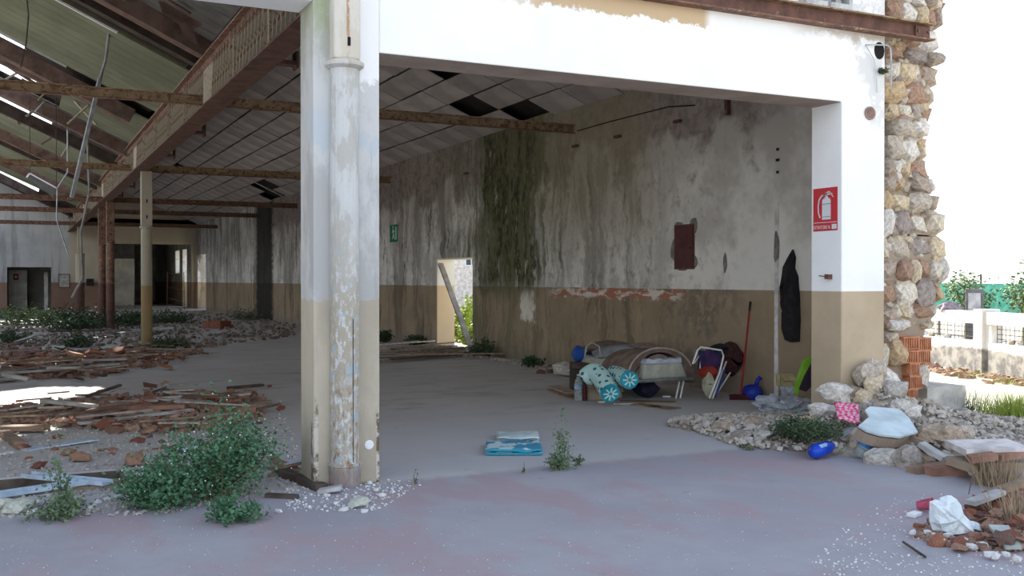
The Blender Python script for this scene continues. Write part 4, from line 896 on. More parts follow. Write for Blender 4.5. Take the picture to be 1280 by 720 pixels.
# metal channels lying across the pit
for (u0, v0, u1, v1, lab) in [(32, 596, 134, 606, 'upper pale blue metal channel of the V over the floor pit'), (-8, 622, 110, 604, 'lower pale blue metal channel of the V at the left edge')]:
    a = WZ(u0, v0, .02); b = WZ(u1, v1, .03); t_ = thing('metal_channel', lab, 'channel', (a + b) / 2); c = (a + b) / 2; mb = MB(); mb.bar(a - c, b - c, .10, .006); mb.build('web', M_BLUEMET, t_)
    sd = (b - a).normalized().cross(Vector((0, 0, 1))) * .05
    for q in (1, -1): mb = MB(); mb.bar(a - c + sd * q + Vector((0, 0, .015)), b - c + sd * q + Vector((0, 0, .015)), .006, .035); mb.build('lip', M_BLUEMET, t_)
# plaster lumps bottom left
M_LUMP = mat('pale_green_plaster', (.52, .55, .45), (.60, .62, .54), scale=9)
lumps = [rock_mesh(400 + i, .4, M_LUMP, 2, .2) for i in range(4)]; wl_ = [rock_mesh(410 + i, .4, M_WHITECRUMB, 1, .25) for i in range(4)]
for (u, v, s_, hh, lab) in [(23, 640, .26, .10, 'large pale green plaster lump at the bottom left'), (3, 636, .14, .08, 'pale plaster lump cut by the left edge'), (88, 632, .17, .06, 'flat pale plaster lump left of the bush')]:
    p = WZ(u, v); tag(inst('plaster_lump', lumps[int(u) % 4], (p.x, p.y, hh * .42), (0, 0, u), (s_, s_ * .7, hh)), lab, 'lump')
for k, (u, v) in enumerate([(40, 634), (46, 640), (55, 638), (38, 643), (60, 634), (116, 634), (122, 630), (134, 627), (145, 624), (112, 638), (160, 628), (170, 629), (348, 642), (45, 630), (52, 645), (430, 640), (455, 642), (470, 615), (462, 606), (478, 622), (420, 632), (408, 622)]):
    p = WZ(u, v); tag(inst('plaster_bit', wl_[k % 4], (p.x, p.y, .015), (0, 0, k), (rg.uniform(.04, .08), .045, .035)), 'small white plaster bit on the paving near the pillar and bush', 'plaster bit', 'white plaster bits on the paving')
p = WZ(448, 632); tag(inst('plaster_lump', lumps[2], (p.x, p.y, .025), (0, 0, 1), (.26, .12, .06)), 'flat pale plaster lump before the pipe column foot', 'lump')
for (u, v, s_, lab) in [(48, 586, .13, 'lone dark red tile lump left of the pit'), (84, 570, .15, 'red tile lump above the pale blue trims'), (100, 577, .2, 'brown brick lump above the pit'), (168, 582, .24, 'red brick lump beside the big bush'), (24, 562, .11, 'orange brick end beside the log'), (318, 497, .12, 'round dark lump at the right end of the near rubble'), (336, 484, .08, 'small dark lump on the open floor left of the pillar'), (206, 478, .06, 'tiny dark lump alone on the open floor')]:
    p = WZ(u, v); tag(inst('brick_lump', tchunks[int(u) % 6], (p.x, p.y, s_ * .22), (0, 0, u), (s_, s_ * .7, s_ * .5)), lab, 'brick')
# wood heap by the doorway in the long wall
for k in range(26):
    u, v = rg.uniform(478, 596), rg.uniform(433, 450); v = max(v, 433 + (u - 480) * .06); a = rg.uniform(-.35, .5); L_ = rg.uniform(.8, 2.6); p = WZ(u, v); d = Vector((math.cos(a), -math.sin(a) + .2, rg.uniform(-.03, .03))) * L_ / 2; q = p - d * (.0)
    if q.x + abs(d.x) > 8.9: q.x = 8.9 - abs(d.x)
    mb = MB(); mb.bar(-d, d, rg.uniform(.04, .09), .03); o = mb.build('loose_batten', M_BOARD); o.location = (q.x, q.y, rg.uniform(.02, .16)); tag(o, 'weathered batten in the low wood heap before the doorway', 'batten', 'battens heaped before the doorway')
# leaning plank in the doorway
mb = MB(); mb.bar((0, 1.72, 1.98), (0, -.12, 0.03), .05, .12, up=(1, 0, 0)); o = mb.build('leaning_plank', mat('plank_grey', (.36, .33, .30), (.44, .41, .38), scale=5)); o.location = (9.06, 20.38, 0); tag(o, 'long grey plank leaning diagonally across the bright doorway', 'plank')
# scraps and fallen strips in the far hall
def strip(pts, r_, mt, lab, name='hanging_strip', cat='strip', flat=True):
    mb = MB(); c = Vector(pts[-1])
    if 'hanging' in name and pts[0].y < 40: pts = [Vector((pts[0].x, pts[0].y, zl(pts[0].x) + .05))] + list(pts)
    for a, b in zip(pts, pts[1:]):
        if flat: mb.bar(Vector(a) - c, Vector(b) - c, r_, r_ * .4)
        else: mb.tube([Vector(a) - c, Vector(b) - c], r_, 5)
    o = mb.build(name, mt); o.location = c; tag(o, lab, cat); return o
D0 = 16.2
strip([WD(138, 36, D0), WD(133, 75, D0), WD(126, 98, D0), WD(90, 247, D0 + .3)], .07, M_GALV, 'long galvanised strip hanging bent from the green ceiling edge')
strip([WD(35, 0, D0), WD(37, 20, D0 + .2), WD(34, 55, D0 + .3), WD(27, 85, D0 + .4)], .012, M_BD, 'thin dark wire hanging across the green ceiling', 'hanging_wire', 'wire', False)
strip([WD(110, 180, 25), WD(112, 240, 25), WD(101, 290, 25), WD(103, 348, 25), WD(90, 372, 25.5)], .03, M_GREYPL, 'thin broken strip dangling to head height left of the post', 'hanging_wire', 'wire', False)
strip([WD(85, 215, 27), WD(72, 235, 27), WD(71, 275, 27), WD(86, 320, 27)], .02, M_GALV, 'thin bent wire dangling in front of the far wall', 'hanging_wire', 'wire', False)
a = WZ(60, 378); strip([WD(86, 321, (a - Vector((0, 0, 1.6))).length * .97), a + Vector((0, 0, .03))], .12, M_BG, 'pale board leaning before the far wall', 'leaning_board', 'board')
strip([WD(-2, 20, 18.5), WD(6, -4, 18)], .08, M_GALV, 'short galvanised strip at the top left corner')
# light tray hanging below the tie bars
t_ = thing('lamp_tray', 'empty white-edged lamp tray hanging crooked above the far hall', 'lamp tray', WD(53, 228, 24)); b = WD(53, 228, 24)
q = [WD(u, v, 24) - b for u, v in [(38, 217), (71, 235), (66, 246), (34, 222)]]; m_ = MB(); m_.prism(q, (0, .08, .02)); m_.build('tray', M_SHEET, t_); m_ = MB(); m_.bar(q[0], q[1], .03, .03); m_.bar(q[0], q[3], .04, .04); m_.build('rim', M_WHITE, t_)
m_ = MB(); m_.tube([q[1] + Vector((0, .04, 0)), Vector((q[1].x, q[1].y + .04, zl(b.x) - b.z + .1))], .008, 4); m_.tube([q[0] + Vector((0, .04, 0)), Vector((q[0].x, q[0].y + .04, zl(b.x) - b.z + .3))], .008, 4); m_.build('hanger', M_BD, t_)

# ================================================================== TOWELS ON THE FLOOR
def m_towel():
    t = NT('blue_patterned_towel'); P = t.pos(True); n = t.noise(t.sc(P, (1, 1, 1)), 7, 2, .5)
    c = t.mix(t.ss(n, .47, .53), (.50, .62, .64), (.05, .26, .38)); x, y, z = t.xyz(P)
    c = t.mix(t.math('SUBTRACT', 1.0, t.ss(y, -.26, -.24)), c, (.04, .30, .42)); t.bump(t.noise(P, 120, 2), .3, .004); return t.done(c, .95)
def folded(name, mt, w_, d_, th, layers, lab, loc, rz, cat='towel', seed=1):
    t_ = thing(name, lab, cat, loc, rz); rg_ = random.Random(seed)
    for k in range(layers):
        mb = MB(); nx, ny_ = 14, 8; vs = []; fs = []
        z0 = k * th
        for s_ in (0, 1):
            for i in range(nx + 1):
                for j in range(ny_ + 1):
                    x_ = (i / nx - .5) * w_; y_ = (j / ny_ - .5) * d_; nz = .008 * mnoise.noise(Vector((x_ * 9, y_ * 9, k + seed))) * (1 + k)
                    e_ = min(i, nx - i, j, ny_ - j); sh = .006 if e_ == 0 else 0
                    vs.append((x_ + .006 * mnoise.noise(Vector((y_ * 12, k, 3))), y_ + .006 * mnoise.noise(Vector((x_ * 10, k, 8))), z0 + (sh if s_ == 0 else th * .92 - sh) + (nz if (s_ or k) else max(nz, 0) * .2)))
        m0 = (nx + 1) * (ny_ + 1); idx = lambda s_, i, j: s_ * m0 + i * (ny_ + 1) + j
        for i in range(nx):
            for j in range(ny_):
                fs.append((idx(0, i, j), idx(0, i, j + 1), idx(0, i + 1, j + 1), idx(0, i + 1, j))); fs.append((idx(1, i, j), idx(1, i + 1, j), idx(1, i + 1, j + 1), idx(1, i, j + 1)))
        for i in range(nx): fs.append((idx(0, i, 0), idx(0, i + 1, 0), idx(1, i + 1, 0), idx(1, i, 0))); fs.append((idx(0, i, ny_), idx(1, i, ny_), idx(1, i + 1, ny_), idx(0, i + 1, ny_)))
        for j in range(ny_): fs.append((idx(0, 0, j), idx(1, 0, j), idx(1, 0, j + 1), idx(0, 0, j + 1))); fs.append((idx(0, nx, j), idx(0, nx, j + 1), idx(1, nx, j + 1), idx(1, nx, j)))
        mb.add(vs, fs); mb.build('fold', mt, t_, smooth=True)
    return t_
c = WZ(642, 563.5); folded('folded_towel', m_towel(), .52, .56, .03, 2, 'folded towel with blue and white pattern on the floor', c, R(-26), seed=2)
c = WZ(647, 552); folded('folded_towel', mat('pale_towel', (.50, .62, .66), (.58, .70, .72), scale=5), .42, .42, .028, 2, 'plain pale blue folded towel behind the patterned one', WZ(647, 549) + Vector((0, 0, 0)), R(-25), seed=3)

# ================================================================== CAMP BY THE WALL
M_BROWNB = mat('brown_blanket', (.17, .125, .10), (.22, .165, .13), scale=6, bump=.4); M_MATT = mat('cream_mattress', (.42, .44, .38), (.48, .50, .43), scale=5); M_SHT = mat('pale_sheet', (.50, .55, .66), (.58, .62, .72), scale=8)
BX0, BX1, BY0, BY1 = 7.25, 8.14, 10.95, 12.75
bed = thing('camp_bed', 'low metal camp bed with cream mattress standing along the stained wall', 'bed', ((BX0 + BX1) / 2, BY0, 0)); hw = (BX1 - BX0) / 2; bl2 = BY1 - BY0
m_ = MB(); m_.box((0, bl2 / 2, .27), (hw * 2, bl2, .03)); m_.tube([(-hw, 0, .27), (hw, 0, .27)], .022, 8); m_.tube([(-hw, 0, .27), (-hw, bl2, .27)], .022, 8); m_.tube([(hw, 0, .27), (hw, bl2, .27)], .022, 8); m_.build('frame', mat('steel_frame', (.35, .37, .38), rough=.35, metal=.7), bed, smooth=False)
for (x_, y_) in [(-hw + .12, .95), (hw - .12, .12), (-hw + .1, 1.65), (hw - .1, 1.65)]:
    m_ = MB(); m_.tube([(x_, y_, .27), (x_ - .05, y_ + .02, 0)], .012, 6); m_.tube([(x_ + .07, y_, .27), (x_ + .02, y_ + .02, 0)], .012, 6); m_.build('leg', M_WHITE, bed)
m_ = MB(); m_.prism([(-hw + .1, .02, .285), (hw - .06, .02, .285), (hw - .16, .02, .50), (-hw + .14, .02, .50)], (0, bl2 - .1, 0)); m_.build('mattress', M_MATT, bed, bevel=.03)
m_ = MB(); rgs = random.Random(9); pr = []
for i in range(13): x_ = -hw + .15 + i * (2 * hw - .33) / 12; pr.append((x_, .01, .55 + .012 * math.sin(i * 1.7)))
m_.prism([(-hw + .14, .01, .495)] + pr + [(hw - .17, .01, .495)], (0, .6, 0)); o = m_.build('sheet', M_SHT); o.parent = bed
# arched brown blanket over the near end
m_ = MB(); n = 18; outer = []; inner = []
for i in range(n + 1):
    a = PI * i / n; outer.append(Vector((-.03 - math.cos(a) * (hw + .05 + (.06 if i > n * .6 else 0)), .10, .25 + math.sin(a) ** .85 * .43))); inner.append(Vector((-.02 - math.cos(a) * (hw - .04), .10, .25 + math.sin(a) ** .85 * .385)))
outer[-1].x += .08; outer[-1].z = .2
vs = []; fs = []
for y_ in (0.0, .75):
    vs += [p + Vector((0, y_, -.06 * y_)) for p in outer] + [p + Vector((0, y_, -.06 * y_)) for p in inner]
k = n + 1
for i in range(n):
    fs.append((i, i + 1, k + i + 1, k + i)); fs.append((2 * k + i, 3 * k + i, 3 * k + i + 1, 2 * k + i + 1)); fs.append((i, 2 * k + i, 2 * k + i + 1, i + 1)); fs.append((k + i, k + i + 1, 3 * k + i + 1, 3 * k + i))
fs.append((0, k, 3 * k, 2 * k)); fs.append((n, 2 * k + n, 3 * k + n, k + n)); m_.add(vs, fs)
bk_ = m_.build('arched_blanket', M_BROWNB, smooth=False); bk_.location = bed.location; tag(bk_, 'brown blanket arched like a hood over the near end of the bed', 'blanket')
m_ = MB(); m_.tube([p + Vector((0, .0, .012)) for p in outer[1:-2]], .013, 6); m_.build('pale_hem', mat('blanket_hem', (.42, .36, .32)), bk_)
m_ = MB(); back = [(-hw + .02 + i * (2 * hw - .1) / 12, .11, .25 + math.sin(PI * (i + .5) / 13) ** .8 * .36) for i in range(13)]
m_.prism([(-hw + .02, .11, .27)] + back + [(hw - .08, .11, .27)], (0, .03, 0)); m_.build('inner_fold', M_BROWNB, bk_)
def pillow(name, mt, lab, loc, dims, rot=(0, 0, 0), cat='pillow', seed=0, sub=2, lump=.10):
    bm = bmesh.new(); bmesh.ops.create_cube(bm, size=1); bmesh.ops.subdivide_edges(bm, edges=bm.edges, cuts=4, use_grid_fill=True)
    for v in bm.verts:
        x_, y_, z_ = v.co; k = (1 - (2 * x_) ** 4 * .75) * (1 - (2 * y_) ** 4 * .75); v.co.z = z_ * max(.15, k) + lump * mnoise.noise(Vector((x_ * 3, y_ * 3, z_ * 2 + seed))); v.co.x *= dims[0]; v.co.y *= dims[1]; v.co.z *= dims[2]
    me = bpy.data.meshes.new(name); bm.to_mesh(me); bm.free(); me.materials.append(mt); me.polygons.foreach_set('use_smooth', [True] * len(me.polygons))
    o = inst(name, me, loc, rot); q = o.modifiers.new('s', 'SUBSURF'); q.levels = q.render_levels = 1; return tag(o, lab, cat) if lab else o
M_PIL = mat('grey_pillow', (.23, .25, .27), (.28, .30, .32), scale=5)
pillow('pillow', M_PIL, 'grey pillow lying on the bed beside the brown blanket hood', (7.62, 12.1, .575), (.60, .42, .17), (R(6), R(-8), R(-25)))
pillow('blanket_heap', M_BROWNB, 'rumpled brown blanket heap on the far end of the bed', (7.85, 12.6, .60), (.75, .5, .2), (0, 0, R(10)), 'blanket', 3, 2, .3)
pillow('blanket_heap', mat('pinkish_cloth', (.26, .19, .17), scale=5), 'dusty pinkish cloth fold between pillow and wall', (8.2, 12.15, .62), (.5, .45, .12), (0, R(5), R(10)), 'blanket', 5, 2, .3)
# polka dot rolls
def m_dots():
    t = NT('polka_dot_fabric'); P = t.pos(True); v = t.node('ShaderNodeTexVoronoi'); v.inputs['Scale'].default_value = 13; v.inputs['Randomness'].default_value = .25; t.l.new(P, v.inputs['Vector'])
    return t.done(t.mix(t.ss(v.outputs['Distance'], .30, .36), (.02, .12, .16), (.42, .62, .60)), .9)
M_DOT = m_dots(); M_TEAL = mat('teal_trim', (.02, .30, .40), (.03, .38, .48), scale=5)
def roll(lab, pts, r_):
    pts = [Vector(p) for p in pts]; c = Vector((pts[0].x, pts[0].y, 0)); t_ = thing('rolled_mat', lab, 'rolled mat', c); q = [p - c for p in pts]
    # resample smoothly
    def cr(i, t):
        p0, p1, p2, p3 = q[max(i - 1, 0)], q[i], q[i + 1], q[min(i + 2, len(q) - 1)]
        return .5 * ((2 * p1) + (p2 - p0) * t + (2 * p0 - 5 * p1 + 4 * p2 - p3) * t * t + (3 * p1 - p0 - 3 * p2 + p3) * t ** 3)
    path = [cr(i, t / 5) for i in range(len(q) - 1) for t in range(5)] + [q[-1]]
    m_ = MB(); m_.tube(path, [r_ * (.85 if i in (0, len(path) - 1) else 1) for i in range(len(path))], 18); m_.build('cover', M_DOT, t_, smooth=False)
    d = (path[-1] - path[-2]).normalized(); e_ = path[-1]; m_ = MB(); m_.tube([e_ - d * .03, e_ + d * .012], r_ * .98, 20); rim_ = m_.build('end_rim', M_TEAL, t_)
    a = d.orthogonal().normalized(); b_ = d.cross(a); m_ = MB()
    for k in range(8): th = k * PI / 4; v1 = a * math.cos(th) + b_ * math.sin(th); m_.bar(e_ + d * .014 + v1 * r_ * .2, e_ + d * .014 + v1 * r_ * .75, r_ * .16, .006, up=d)
    m_.build('flower_print', mat('pale_mint', (.50, .72, .72), bump=0), rim_)
roll('bent polka dot roll drooping over the cardboard box beside the bed', [WD(731, 474, 12.95), WD(742, 466, 12.9), WD(752, 473, 12.75), WD(763, 492, 12.45)], .125)
roll('short polka dot roll with round teal end facing out beside the bed', [WD(766, 468, 12.95), WD(777, 471, 12.7), WD(787, 475, 12.4)], .115)
M_CARD = mat('cardboard', (.36, .30, .235), (.42, .35, .28), scale=5)
def carton(lab, u, v, w_, d_, h_, rz, mt=None, name='cardboard_box', dz=0):
    p = WZ(u, v); t_ = thing(name, lab, 'box', (p.x, p.y, dz), rz); m_ = MB()
    for q in [(-w_ / 2, -w_ / 2 + .008, -d_ / 2, d_ / 2), (w_ / 2 - .008, w_ / 2, -d_ / 2, d_ / 2), (-w_ / 2, w_ / 2, -d_ / 2, -d_ / 2 + .008), (-w_ / 2, w_ / 2, d_ / 2 - .008, d_ / 2)]: m_.bb(*q, 0, h_)
    m_.bb(-w_ / 2, w_ / 2, -d_ / 2, d_ / 2, 0, .01); m_.build('body', mt or M_CARD, t_); m_ = MB(); m_.box((0, -d_ / 2 - .05, h_ - .03), (w_ * .9, .12, .006), Euler((R(35), 0, 0)).to_matrix()); m_.box((0, 0, h_), (w_, d_, .008)); m_.build('flap', mt or M_CARD, t_)
carton('crumpled cardboard box under the bent polka dot roll', 748, 499, .30, .26, .24, R(-30)); carton('smaller cardboard box under the rolls next to the bed', 767, 497, .17, .22, .17, R(-15))
carton('dark crate behind the water bottle', 724, 488, .26, .3, .4, R(-26), M_BD, 'crate')
p = WZ(723, 487); pillow('blue_bag', mat('blue_plastic', (.015, .06, .28), (.02, .09, .36), rough=.5, scale=4), 'bright blue plastic bag on the dark crate', (p.x, p.y, .52), (.17, .16, .25), cat='bag')
p = WZ(739, 486); pillow('dark_bag', mat('navy_cloth', (.025, .03, .07), scale=5), 'dark navy bag between the blue bag and the pillow', (p.x + .12, p.y + .1, .42), (.34, .3, .28), cat='bag', seed=4, lump=.3)
m_ = MB(); p = WZ(730, 470); m_.tube([WD(731, 447, 14), WD(733, 433, 14), WD(740, 428, 14), WD(749, 433, 14), WD(751, 446, 14)], .012, 6); tag(m_.build('bag_handle', mat('clear_handle', (.33, .32, .29))), 'thin pale hoop standing behind the blue bag', 'hoop')
def glass(name, c, rough=.1, alpha=.35):
    t = NT(name); t.b.inputs['Base Color'].default_value = (*c, 1); t.b.inputs['Roughness'].default_value = rough; t.b.inputs['Transmission Weight'].default_value = .75; t.b.inputs['IOR'].default_value = 1.25; return t.m
M_CLEAR = glass('clear_plastic', (.72, .80, .84))
def bottle(lab, loc, r_, h_, mt, cap, rot=(0, 0, 0), label_mt=None, grp=None):
    t_ = thing('plastic_bottle', lab, 'bottle', loc, 0, grp); t_.rotation_euler = rot; m_ = MB(); m_.lathe((0, 0, 0), [(r_ * .85, 0), (r_, h_ * .03), (r_, h_ * .3), (r_ * .94, h_ * .33), (r_, h_ * .36), (r_, h_ * .66), (r_ * .8, h_ * .78), (r_ * .35, h_ * .9), (r_ * .32, h_ * .95)], 16); body_ = m_.build('body', mt, t_, smooth=True)
    m_ = MB(); m_.lathe((0, 0, h_ * .945), [(r_ * .38, 0), (r_ * .38, h_ * .055)], 12); m_.build('cap', cap, t_)
    if label_mt: m_ = MB(); m_.lathe((0, 0, h_ * .45), [(r_ * 1.02, 0), (r_ * 1.02, h_ * .18)], 16); m_.build('label', label_mt, body_)
    return t_
M_BLAB = mat('pale_blue_label', (.30, .48, .62), bump=0)
bottle('large clear water bottle with pale blue label by the cardboard box', WZ(723, 501), .052, .35, M_CLEAR, mat('white_cap', (.6, .65, .7)), label_mt=M_BLAB)
p = WZ(731, 501); bottle('dark red bottle between the water bottle and the cardboard box', p, .032, .24, mat('dark_red_plastic', (.09, .02, .02), rough=.4), M_BLACK)
board(694, 488, 722, 499, .25, .02, M_BB, 'thin brown board on the floor left of the water bottle', .0, .0); board(692, 484, 716, 492, .2, .02, M_CARD, 'flattened carton left of the water bottle', .02, .02)
for (u0, v0, u1, v1, m_, lab) in [(766, 505, 790, 505, M_BG, 'pale scrap of card before the bed'), (795, 506, 845, 512, M_BB, 'dark flattened board in front of the bed'), (812, 509, 826, 510, M_WHITE, 'small white paper scrap on the flattened board'), (828, 496, 838, 496, M_WHITE, 'white paper scrap under the bed'), (748, 503, 756, 503, M_WHITE, 'white paper scrap before the cardboard box'), (775, 502, 845, 503, M_BB, 'wide dark mat on the floor under the bed')]:
    board(u0, v0, u1, v1, .1 if 'scrap' in lab else .22, .008 if 'wide' in lab else .014, m_, lab)
# pinkish stone heap and lump at wall foot left of the camp
p = WZ(707, 470); tag(inst('stone_lump', chunks[2], (p.x, p.y, .11), (0, 0, .4), (.42, .35, .28)), 'grey stone lump on the floor left of the blue bag', 'stone')
for k in range(12):
    p = WZ(rg.uniform(672, 702), rg.uniform(459, 468)); put_shard(p, rg.uniform(.1, .22), 0, 'reddish brick scrap at the foot of the mossy wall', 'brick scraps at the mossy wall foot', .2, 'brick_scrap', tchunks)
# folded garden chair with clothes
ch = thing('folding_chair', 'folded white tubular garden chair leaning with clothes stuffed in it', 'chair', WZ(886, 494))
C0 = ch.location
def L3(u, v, d): return WD(u, v, d) - C0
dz = 13.2
m_ = MB(); m_.tube([L3(887, 498, 12.98), L3(900, 465, dz), L3(904.5, 445, dz + .1), L3(902, 438, dz + .15), L3(876, 434, dz + .1), L3(872, 438, dz + .05), L3(866, 455, dz)], .013, 8); m_.build('front_frame', M_WHITE, ch)
m_ = MB(); m_.tube([L3(891, 498, 13.05), L3(908, 452, dz + .35)], .012, 8); m_.tube([L3(895, 494, 13.2), L3(913, 466, dz + .4)], .011, 8); m_.build('rear_frame', M_WHITE, ch)
m_ = MB(); m_.tube([L3(868, 454, dz + .1), L3(877, 441, dz + .15), L3(875, 462, dz + .1)], .011, 8); m_.build('armrest', M_WHITE, ch)
m_ = MB(); m_.tube([L3(895, 496, 13.1), L3(906, 463, dz + .2)], .016, 6); m_.build('blue_stripe', mat('chair_blue', (.05, .08, .28)), ch)
m_ = MB(); q = [L3(u, v, dz + .12) for u, v in [(875, 438), (902, 441), (896, 470), (874, 466)]]; m_.prism(q, (.02, .06, 0)); m_.build('seat_fabric', mat('navy_canvas', (.03, .035, .10)), ch)
pillow('purple_cloth', mat('purple_cloth', (.05, .025, .09), (.07, .035, .12)), 'dark purple garment stuffed in the folding chair', WD(888, 452, 13.25), (.24, .14, .32), cat='garment', seed=1, lump=.2)
pillow('red_cloth', mat('red_cloth', (.28, .03, .02), (.34, .05, .03)), 'red cloth below the purple garment in the folding chair', WD(885, 465, 13.2), (.26, .13, .18), cat='cloth', seed=2, lump=.3)
pillow('cream_bag', mat('cream_bag', (.42, .42, .30), (.48, .48, .36)), 'cream bag hanging at the foot of the folding chair', WD(886, 481, 13.15), (.15, .11, .32), cat='bag', seed=7, lump=.3)
pillow('plaid_jacket', mat('dark_plaid', (.035, .02, .025), (.10, .035, .035), scale=22), 'dark plaid jacket heaped on the wall side of the folding chair', WD(913, 449, 13.75), (.34, .2, .44), cat='jacket', seed=9, lump=.35)
pillow('dark_bundle', M_BLACK, 'black bundle on top behind the folding chair', WD(900, 437, 13.7), (.36, .2, .16), cat='bundle', seed=3, lump=.35)
pillow('under_bed_bag', mat('navy_bag', (.02, .022, .05)), 'dark bag pushed under the bed', (7.62, 11.3, .13), (.3, .3, .24), cat='bag', seed=13, lump=.2)
# broom
b0 = WZ(926, 500); br = thing('broom', 'broom with red handle leaning on the wall beside the chair', 'broom', b0)
top = WX(938, 377, XW - .03) - b0
m_ = MB(); m_.tube([Vector((0, 0, .05)), top], .013, 8); m_.build('handle', mat('red_handle', (.30, .02, .025), rough=.5), br)
m_ = MB(); m_.tube([top * .9 + Vector((0, 0, .005)), top + Vector((0, 0, .0))], .014, 8); m_.build('grip', M_BLACK, br)
m_ = MB(); m_.box((0, 0, .055), (.30, .06, .035), Matrix.Rotation(R(-35), 3, 'Z')); m_.build('head', mat('dark_red', (.10, .012, .015)), br, bevel=.01); m_ = MB(); m_.box((0, 0, .022), (.29, .05, .042), Matrix.Rotation(R(-35), 3, 'Z')); m_.build('bristles', mat('bristle', (.05, .015, .02)), br)
# blue dustpan-like pan with raised handle
b0 = WZ(932, 500) + Vector((.12, .0, 0)); M_BLP = mat('royal_blue_plastic', (.015, .03, .32), (.02, .05, .40), rough=.4, scale=3)
pn = thing('blue_scoop', 'blue plastic scoop with raised handle standing by the broom', 'scoop', b0, R(-30)); m_ = MB(); m_.lathe((0, 0, 0), [(.09, 0), (.13, .04), (.14, .11), (.11, .17), (.05, .2)], 16); m_.build('body', M_BLP, pn, smooth=True); m_ = MB(); m_.tube([(.04, 0, .17), (.07, 0, .26), (.11, .0, .30)], [.035, .028, .032], 8); m_.build('handle', M_BLP, pn, smooth=True)
# black jacket on the wall
jt = [(990, 312), (993, 322), (992, 335), (996, 345), (998, 370), (999, 400), (998, 427), (988, 428), (981, 425), (983, 405), (979, 388), (980, 372), (975, 357), (979, 340), (984, 322)]
m_ = MB(); q = [WX(u, v, XW - .03) for u, v in jt]; c = Vector((XW, 10.03, 1.4)); n = len(q); cen = sum(q, Vector()) / n
vs = [p - c for p in q] + [(p.lerp(cen, .25) - c) + Vector((-.07 - .02 * math.sin(i * 1.9), 0, 0)) for i, p in enumerate(q)] + [(p.lerp(cen, .62) - c) + Vector((-.10 + .03 * math.sin(i * 2.3), 0, 0)) for i, p in enumerate(q)] + [p - c + Vector((.028, 0, 0)) for p in q]
fs = []
for i in range(n):
    j = (i + 1) % n; fs += [(i, j, n + j, n + i), (n + i, n + j, 2 * n + j, 2 * n + i), (3 * n + i, 3 * n + j, j, i)]
fs += [tuple(range(2 * n, 3 * n)), tuple(reversed(range(3 * n, 4 * n)))]; m_.add(vs, fs); o = m_.build('hanging_jacket', M_BLACK, smooth=False); o.location = c; tag(o, 'black jacket hanging on the wall left of the pier', 'jacket')

# plastic sacks and things behind the pier
def m_sack(name, c1, c2):
    t = NT(name); P = t.pos(True); n = t.noise(P, 7, 5); t.bump(n, 1.0, .05); return t.done(t.mix(t.ss(n, .4, .6), c1, c2), .45)
M_SACK = m_sack('grey_sack', (.38, .41, .46), (.52, .56, .62)); M_SACKW = m_sack('white_sack', (.62, .70, .74), (.78, .85, .88))
def crumple(name, lab, cat, loc, dims, mt, seed, rz=0, amp=.28, sub=3, f=1.6):
    bm = bmesh.new(); bmesh.ops.create_icosphere(bm, subdivisions=sub, radius=.5); off = Vector((seed * 3.1, seed, 0))
    for v in bm.verts:
        p = v.co.copy(); k = 1 + amp * mnoise.noise(p * f * 2 + off) + amp * .6 * abs(mnoise.noise(p * f * 5 + off)); v.co = Vector((p.x * k * dims[0], p.y * k * dims[1], max(-.36, p.z * k) * dims[2]))
    zmin = min(v.co.z for v in bm.verts)
    for v in bm.verts: v.co.z -= zmin
    me = bpy.data.meshes.new(name); bm.to_mesh(me); bm.free(); me.materials.append(mt); return tag(inst(name, me, loc, (0, 0, rz)), lab, cat)
crumple('plastic_sack', 'grey white plastic sack slumped behind the foot of the pier', 'sack', WZ(1000, 503), (.42, .42, .50), M_SACK, 1, 0, .45, 4, 2.2)
crumple('plastic_sack', 'crumpled pale plastic sack below the cable chase', 'sack', WZ(975, 499), (.26, .26, .46), M_SACK, 2, 0, .45, 4, 2.2)
crumple('plastic_sack', 'torn translucent plastic on the floor left of the rubble', 'sack', WZ(966, 513), (.42, .3, .2), M_SACK, 3, 0, .5, 4, 2.5)
crumple('plastic_sack', 'grey crumpled plastic on the rubble below the yellow box', 'sack', WZ(995, 516), (.5, .35, .2), M_SACK, 6, 0, .5, 4, 2.5)
p = WD(988, 476, 12.0); carton('small pale yellow box on the sacks behind the pier', 988, 500, .18, .1, .14, R(-10), mat('pale_yellow', (.42, .36, .18)), 'yellow_box', .0); bpy.data.objects['yellow_box'].location = p + Vector((0, .1, -.07))
m_ = MB(); q = [WD(u, v, 11.3) for u, v in [(996, 497), (992, 487), (998, 468), (1003, 452), (1013, 444), (1016, 452), (1010, 470), (1001, 488)]]; m_.prism(q, (.04, .05, 0)); o = m_.build('green_cloth', mat('lime_green_cloth', (.18, .42, .03), (.24, .50, .05), scale=4), bevel=.01); tag(o, 'lime green cloth hanging beside the pier over the sacks', 'cloth')
m_ = MB(); q = [WD(u, v, 11.25) for u, v in [(999, 487), (1006, 470), (1016, 452), (1018, 480), (1008, 490)]]; m_.prism(q, (.04, .05, 0)); o = m_.build('dark_cloth', mat('plum_cloth', (.035, .02, .035)), bevel=.01); tag(o, 'dark plum cloth under the lime green one', 'cloth')

